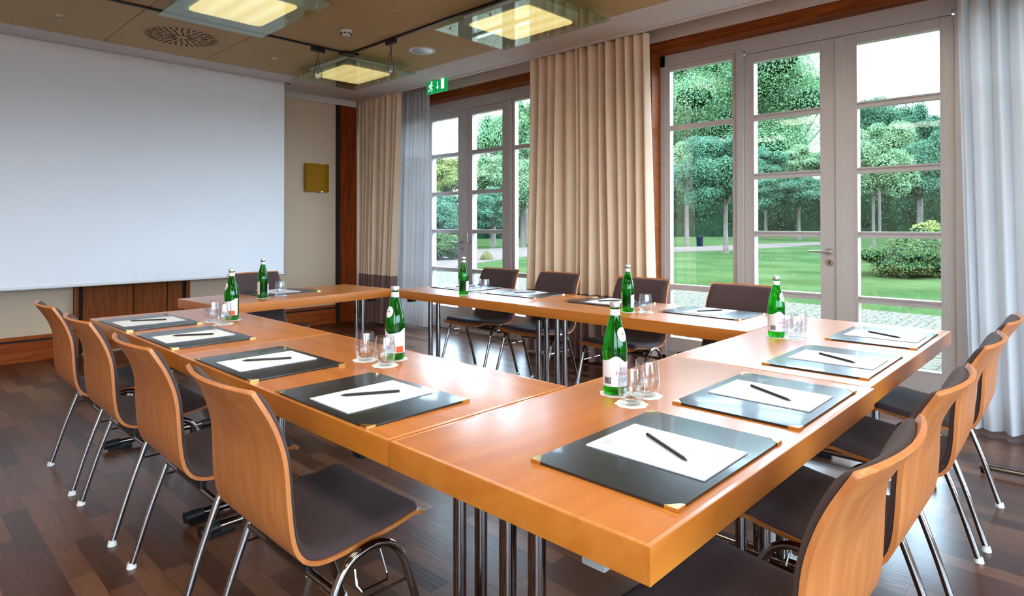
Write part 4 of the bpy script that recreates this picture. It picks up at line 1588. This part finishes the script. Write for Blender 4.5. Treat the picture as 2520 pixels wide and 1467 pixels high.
GL = [(1.556, 1.003, 'tumbler closest to the camera, in front of the near bottle'), (1.665, 1.018, 'tumbler to the right behind the closest one'),
      (1.352, 2.082, 'left tumbler beside the bottle halfway along the left row'), (1.352, 1.948, 'tumbler overlapping the bottle halfway along the left row'),
      (1.322, 3.520, 'left tumbler of the pair at the far end of the left row'), (1.330, 3.392, 'tumbler touching the bottle outline at the far end of the left row'),
      (2.962, 1.035, 'tumbler just right of the bottle before the garden doors'), (3.062, 1.047, 'rightmost tumbler on the near row'),
      (3.258, 2.000, 'single tumbler right of the window-side bottle'), (3.345, 3.575, 'left tumbler right of the farthest bottle'), (3.330, 3.470, 'right tumbler right of the farthest bottle'),
      (2.165, 4.47, 'tumbler behind the bottle on the single table')]
g0 = None
for x, y, lb in GL:
    if g0 is None:
        g0 = make_glass(lb)
        g0.location = (x, y, ZC0)
    else:
        o = g0.copy(); COL.objects.link(o); o.location = (x, y, ZC0); o['label'] = lb
    coaster(x, y, 'paper coaster under the ' + lb.replace('at the far end of the left row', 'farthest in the left row'))

# chrome base of a stand at the right edge
t = thing('stand_base', 'chrome floor base of a stand at the right edge of the photo', 'stand', (4.0, 0.35, 0))
bm = bmesh.new()
tube(bm, [(-0.03, 0.12, 0.03), (0.0, -0.25, 0.03), (0.02, -0.60, 0.03)], 0.015, 12)
obj('foot_bar', bm, M['chrome'], t)
obj('glide', LT([(0, 0), (0.018, 0), (0.018, 0.02), (0, 0.02)], 14, c=(-0.03, 0.10, 0)), M['black'], t)
obj('glide', LT([(0, 0), (0.018, 0), (0.018, 0.02), (0, 0.02)], 14, c=(0.02, -0.58, 0)), M['black'], t)
obj('upright', TB([(0.0, -0.30, 0.03), (0.0, -0.30, 1.7)], 0.014, 12), M['chrome'], t)

# ------------------------------------------------------------------ garden
GZ = -0.10
def poly_slab(pts, z0, z1):
    bm = bmesh.new()
    lo = [bm.verts.new((x, y, z0)) for x, y in pts]
    hi = [bm.verts.new((x, y, z1)) for x, y in pts]
    bm.faces.new(lo[::-1]); bm.faces.new(hi)
    n = len(pts)
    for i in range(n):
        bm.faces.new((lo[i], lo[(i + 1) % n], hi[(i + 1) % n], hi[i]))
    bmesh.ops.recalc_face_normals(bm, faces=bm.faces)
    return bm
struct('lawn', poly_slab([(5.27, -60), (420, -60), (420, 420), (5.27, 420)], GZ - 0.3, GZ), M['grass'], smooth=False, label='green lawn of the garden')
struct('terrace', poly_slab([(5.27, -14), (10.9, -14), (11.1, 2.2), (11.3, 4.2), (12.1, 6.2), (12.4, 10), (12.2, 13.2), (11.2, 15.4), (9, 30), (5.27, 30)], GZ - 0.25, GZ + 0.012), M['cobble'], smooth=False, label='pale cobbled terrace outside the doors')
near = [(1040, 672), (1070, 668), (1134, 655), (1243, 638), (1300, 632), (1400, 628), (1655, 622), (1795, 616), (1860, 613), (2022, 603), (2118, 600)]
far = [(2118, 594), (2022, 596.5), (1860, 601), (1795, 604), (1655, 609), (1400, 610), (1300, 609), (1243, 611), (1134, 616), (1070, 617), (1040, 617)]
pth = [on_z(x, y, GZ) for x, y in near + far]
struct('garden_path', poly_slab([(p.x, p.y) for p in pth], GZ - 0.2, GZ + 0.02), M['gravel'], smooth=False, label='pale gravel path across the lawn')

def leaves_mesh(name, blobs, n, size, seed, up=0.35, mat=None, parent=None, squash=1.0):
    """blobs: list of (centre, (rx, ry, rz)); leaves are small folded quads on the outside of the blobs"""
    g = np.random.default_rng(seed)
    C = np.array([b[0] for b in blobs], float)
    R = np.array([b[1] for b in blobs], float)
    w = (R[:, 0] * R[:, 2]); w = w / w.sum()
    idx = g.choice(len(blobs), n, p=w)
    d = g.normal(size=(n, 3))
    d[:, 2] = d[:, 2] + up
    d /= np.linalg.norm(d, axis=1)[:, None]
    rad = g.uniform(0.55, 1.2, n) ** 0.8
    P = C[idx] + d * R[idx] * rad[:, None]
    nrm = d + g.normal(size=(n, 3)) * 0.55 + np.array([0, 0, 0.35])
    nrm /= np.linalg.norm(nrm, axis=1)[:, None]
    a = np.cross(nrm, g.normal(size=(n, 3)))
    a /= np.linalg.norm(a, axis=1)[:, None]
    b = np.cross(nrm, a)
    s = size * g.uniform(0.6, 1.3, n)[:, None]
    V4 = np.stack([P - a * s, P - b * s * 0.5 - nrm * s * 0.12, P + a * s, P + b * s * 0.5 - nrm * s * 0.12], 1).reshape(-1, 3)
    me = bpy.data.meshes.new(name)
    me.vertices.add(4 * n)
    me.vertices.foreach_set('co', V4.ravel())
    me.loops.add(4 * n)
    me.loops.foreach_set('vertex_index', np.arange(4 * n))
    me.polygons.add(n)
    me.polygons.foreach_set('loop_start', np.arange(0, 4 * n, 4))
    me.polygons.foreach_set('loop_total', np.full(n, 4))
    me.update(calc_edges=True)
    return obj(name, me, mat, parent, smooth=False)

def core_mesh(blobs, k=0.78):
    bm = bmesh.new()
    for c, r in blobs:
        res = bmesh.ops.create_icosphere(bm, subdivisions=2, radius=1.0)
        for v in res['verts']:
            v.co = Vector((c[0] + v.co.x * r[0] * k, c[1] + v.co.y * r[1] * k, c[2] + v.co.z * r[2] * k))
    return bm

def crown_blobs(c, r, n, seed, sub=0.42):
    g = random.Random(seed)
    out = [((c[0], c[1], c[2]), (r[0] * 0.60, r[1] * 0.60, r[2] * 0.60))]
    for i in range(n):
        z = g.uniform(-0.75, 1.0)
        a = g.uniform(0, 2 * PI)
        q = math.sqrt(max(0, 1 - z * z))
        k = g.uniform(0.55, 0.95)
        s = sub * g.uniform(0.65, 1.3)
        out.append(((c[0] + r[0] * k * q * math.cos(a), c[1] + r[1] * k * q * math.sin(a), c[2] + r[2] * k * z), (r[0] * s, r[1] * s, r[2] * s * 0.8)))
    return out

def tree(label, cx_px, top, bot, hw, depth, mat, trunk_x=None, n=4200, leaf=0.16, seed=1, trunk_r=0.12, bark='bark', cat='tree', name='garden_tree', blobs=44, group='garden trees', fork=True):
    n, leaf = (int(n * 10), leaf * 0.43) if n < 20000 else (n, leaf)
    c = at(cx_px, (top + bot) / 2, depth)
    rz = (bot - top) / 2 * depth / F_PX
    rx = hw * depth / F_PX
    tx = at(trunk_x if trunk_x else cx_px, 560, depth)
    t = thing(name, label, cat, (tx.x, tx.y, GZ), 0, group)
    lc = (c.x - tx.x, c.y - tx.y, c.z - GZ)
    bl = crown_blobs(lc, (rx, rx, rz), blobs, seed, 0.29)
    leaves_mesh('foliage', bl, n, leaf, seed, mat=M[mat], parent=t)
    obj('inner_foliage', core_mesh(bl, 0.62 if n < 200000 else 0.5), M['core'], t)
    zb = lc[2] - rz * 0.75
    trunk_r *= 0.78
    bm = bmesh.new()
    tube(bm, [(0, 0, 0), (0.0, 0, 0.25), (0.03, 0.02, zb * 0.6), (0, 0, zb)], [trunk_r * 1.35, trunk_r, trunk_r * 0.85, trunk_r * 0.9], 10)
    if fork:
        g = random.Random(seed)
        for k in range(6):
            a = 2 * PI * k / 6 + g.uniform(-0.3, 0.3)
            q = rx * g.uniform(0.35, 0.6)
            tube(bm, [(0, 0, zb - 0.05), (q * 0.4 * math.cos(a), q * 0.4 * math.sin(a), zb + rz * 0.25), (q * math.cos(a), q * math.sin(a), zb + rz * 0.7)], [trunk_r * 0.5, trunk_r * 0.35, trunk_r * 0.2], 6)
    obj('trunk', bm, M[bark], t)
    return t

# right-hand doors
tree('round-crowned tree with pale trunk behind the left fixed pane of the near doors', 1765, 338, 528, 98, 30.5, 'leaf_mid', trunk_x=1786, seed=2, n=6500, leaf=0.13, trunk_r=0.16)
tree('smaller round tree with pollarded trunk at the left of the near doors', 1690, 345, 520, 62, 42.0, 'leaf_light', seed=3, n=4200, leaf=0.15, trunk_r=0.2)
tree('flat-crowned tree with leaning pale trunk seen through the left near door leaf', 1945, 432, 520, 82, 58.0, 'leaf_mid', trunk_x=1966, seed=4, n=4200, leaf=0.2, trunk_r=0.22)
tree('yellowish round crown above the leaning tree', 1965, 362, 440, 62, 70.0, 'leaf_light', seed=5, n=3000, leaf=0.22, trunk_r=0.2)
tree('dark round crown left of the yellowish crown', 1885, 368, 440, 52, 61.5, 'leaf_mid', seed=6, n=2600, leaf=0.22, trunk_r=0.2)
tree('round tree with pale trunk left behind the clipped bush', 2160, 305, 505, 88, 40.0, 'leaf_light', trunk_x=2150, seed=7, n=5200, leaf=0.16, trunk_r=0.14)
tree('round tree with pale trunk right behind the clipped bush', 2285, 335, 515, 78, 44.0, 'leaf_mid', trunk_x=2263, seed=8, n=4600, leaf=0.17, trunk_r=0.2)
tree('tall blue-green tree rising into the sky in the right door leaf', 2165, 208, 420, 92, 66.0, 'leaf_mid', seed=9, n=4200, leaf=0.24, trunk_r=0.2, blobs=14)
tree('pointed green tree right of the tall blue-green tree', 2268, 262, 420, 52, 55.0, 'leaf_mid', seed=10, n=3000, leaf=0.22, trunk_r=0.2)
tree('huge oak filling the upper panes of the near doors', 1800, 40, 470, 262, 104.0, 'leaf_oak', trunk_x=1925, seed=12, n=300000, leaf=0.135, trunk_r=0.6, bark='bark_dark', blobs=46)
# far doors
tree('yellow-green tree behind the left leaf of the far doors', 1098, 382, 490, 62, 52.0, 'leaf_yellow', seed=13, n=3400, leaf=0.2, trunk_r=0.2)
tree('dark blue-green round tree low behind the left leaf of the far doors', 1095, 478, 575, 62, 34.0, 'leaf_mid', seed=14, n=3400, leaf=0.15, trunk_r=0.15)
tree('tall light green tree behind the right leaf of the far doors', 1255, 262, 480, 78, 56.0, 'leaf_oak', seed=15, n=6500, leaf=0.22, trunk_r=0.3)
tree('layered green tree in the middle of the right leaf of the far doors', 1215, 385, 500, 68, 47.0, 'leaf_light', seed=16, n=3600, leaf=0.17, trunk_r=0.2)
tree('blue-green round tree low in the right leaf of the far doors', 1212, 468, 572, 60, 39.0, 'leaf_mid', seed=17, n=3600, leaf=0.14, trunk_r=0.15)
tree('slender dark tree behind the right fixed pane of the far doors', 1296, 238, 420, 34, 48.0, 'leaf_oak', seed=18, n=3000, leaf=0.17, trunk_r=0.2)
tree('light green round tree behind the right fixed pane of the far doors', 1300, 395, 540, 46, 40.0, 'leaf_light', trunk_x=1285, seed=19, n=2800, leaf=0.16, trunk_r=0.2)
tree('round tree half hidden by the corner sheer curtain', 1020, 400, 560, 45, 44.0, 'leaf_mid', seed=20, n=2600, leaf=0.18, trunk_r=0.2)
for k, (px, tp, dp) in enumerate(((1420, 260, 60), (1560, 240, 92), (2400, 330, 48), (2480, 250, 60), (2560, 320, 50))):
    tree('tree hidden behind the curtains', px, tp, 500, 80, dp, 'leaf_mid', seed=30 + k, n=2600, leaf=0.24, trunk_r=0.2, group='trees behind the curtains')

# hedge closing the garden
def hedge(label, px0, px1, topy, depth, seed):
    a, b = at(px0, 556, depth), at(px1, 556, depth)
    top = at((px0 + px1) / 2, topy, depth).z - GZ
    t = thing('hedge', label, 'hedge', ((a.x + b.x) / 2, (a.y + b.y) / 2, GZ), math.atan2(b.y - a.y, b.x - a.x), 'dark hedges')
    L = (b - a).length
    bl = []
    g = random.Random(seed)
    k = int(L / 1.6)
    for i in range(k):
        x = -L / 2 + L * (i + 0.5) / k
        bl.append(((x, g.uniform(-0.4, 0.4), top * 0.5), (1.6, 1.3, top * 0.5 * g.uniform(0.78, 1.12))))
    leaves_mesh('foliage', bl, int(L * 700), 0.15, seed, mat=M['leaf_dark'], parent=t, up=0.1)
    cb = core_mesh(bl, 0.9)
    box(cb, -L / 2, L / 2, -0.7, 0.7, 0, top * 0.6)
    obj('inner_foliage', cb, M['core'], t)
hedge('dark hedge behind the lawn, seen through the near doors', 1560, 2460, 425, 76.0, 41)
hedge('dark hedge at the end of the garden, seen through the far doors', 900, 1560, 500, 66.0, 42)

def bush(name, label, cx_px, top, bot, hw, depth, mat, seed, n=4500, leaf=0.06, cat='bush'):
    base = at(cx_px, bot, depth)
    r = hw * depth / F_PX
    h = at(cx_px, top, depth).z - GZ
    t = thing(name, label, cat, (base.x, base.y, GZ), 0)
    bl = crown_blobs((0, 0, h * 0.45), (r, r * 0.8, h * 0.52), 22, seed, 0.5)
    leaves_mesh('foliage', bl, n, leaf, seed, mat=M[mat], parent=t)
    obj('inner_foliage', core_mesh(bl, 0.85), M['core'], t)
bush('clipped_bush', 'broad clipped bush on the lawn seen through the right door leaf', 2232, 588, 682, 112, 16.8, 'leaf_bush', 51, 26000, 0.034)
bush('clipped_bush', 'yellow-green bush peeping over the broad clipped bush', 2292, 550, 600, 50, 24.0, 'leaf_yellow', 52, 9000, 0.05)
bush('shrub_border', 'low brownish shrub border beside the path, left far door leaf', 1095, 576, 614, 60, 25.0, 'leaf_bush', 53, 16000, 0.045)

p = at(1722, 600, 40.0)
t = thing('litter_bin', 'dark blue litter bin beside the path', 'bin', (p.x, p.y, GZ))
M['bin'] = simple('blue_bin', (0.001, 0.004, 0.010, 1), 0.6, spec=0.02)
obj('body', LT([(0, 0), (0.19, 0), (0.21, 0.55), (0.22, 0.60), (0, 0.60)], 20), M['bin'], t)
obj('lid', LT([(0.23, 0.60), (0.23, 0.64), (0.12, 0.70), (0, 0.71), (0, 0.60)], 20), M['bin'], t)
p = on_z(1197, 640, GZ)
bm = bmesh.new()
bmesh.ops.create_icosphere(bm, subdivisions=3, radius=0.5)
g = random.Random(5)
for v in bm.verts:
    v.co = Vector((v.co.x * 0.55, v.co.y * 0.45, max(-0.02, v.co.z * 0.62))) * (1 + 0.12 * math.sin(v.co.x * 11 + v.co.y * 7))
o = obj('boulder', bm, simple('pale_stone', (0.055, 0.05, 0.02, 1), 0.9, noise=0.3, nscale=5, spec=0.02))
o.location = (p.x, p.y, GZ)
tag(o, 'small yellowish stone on the lawn seen through the far doors', 'stone')
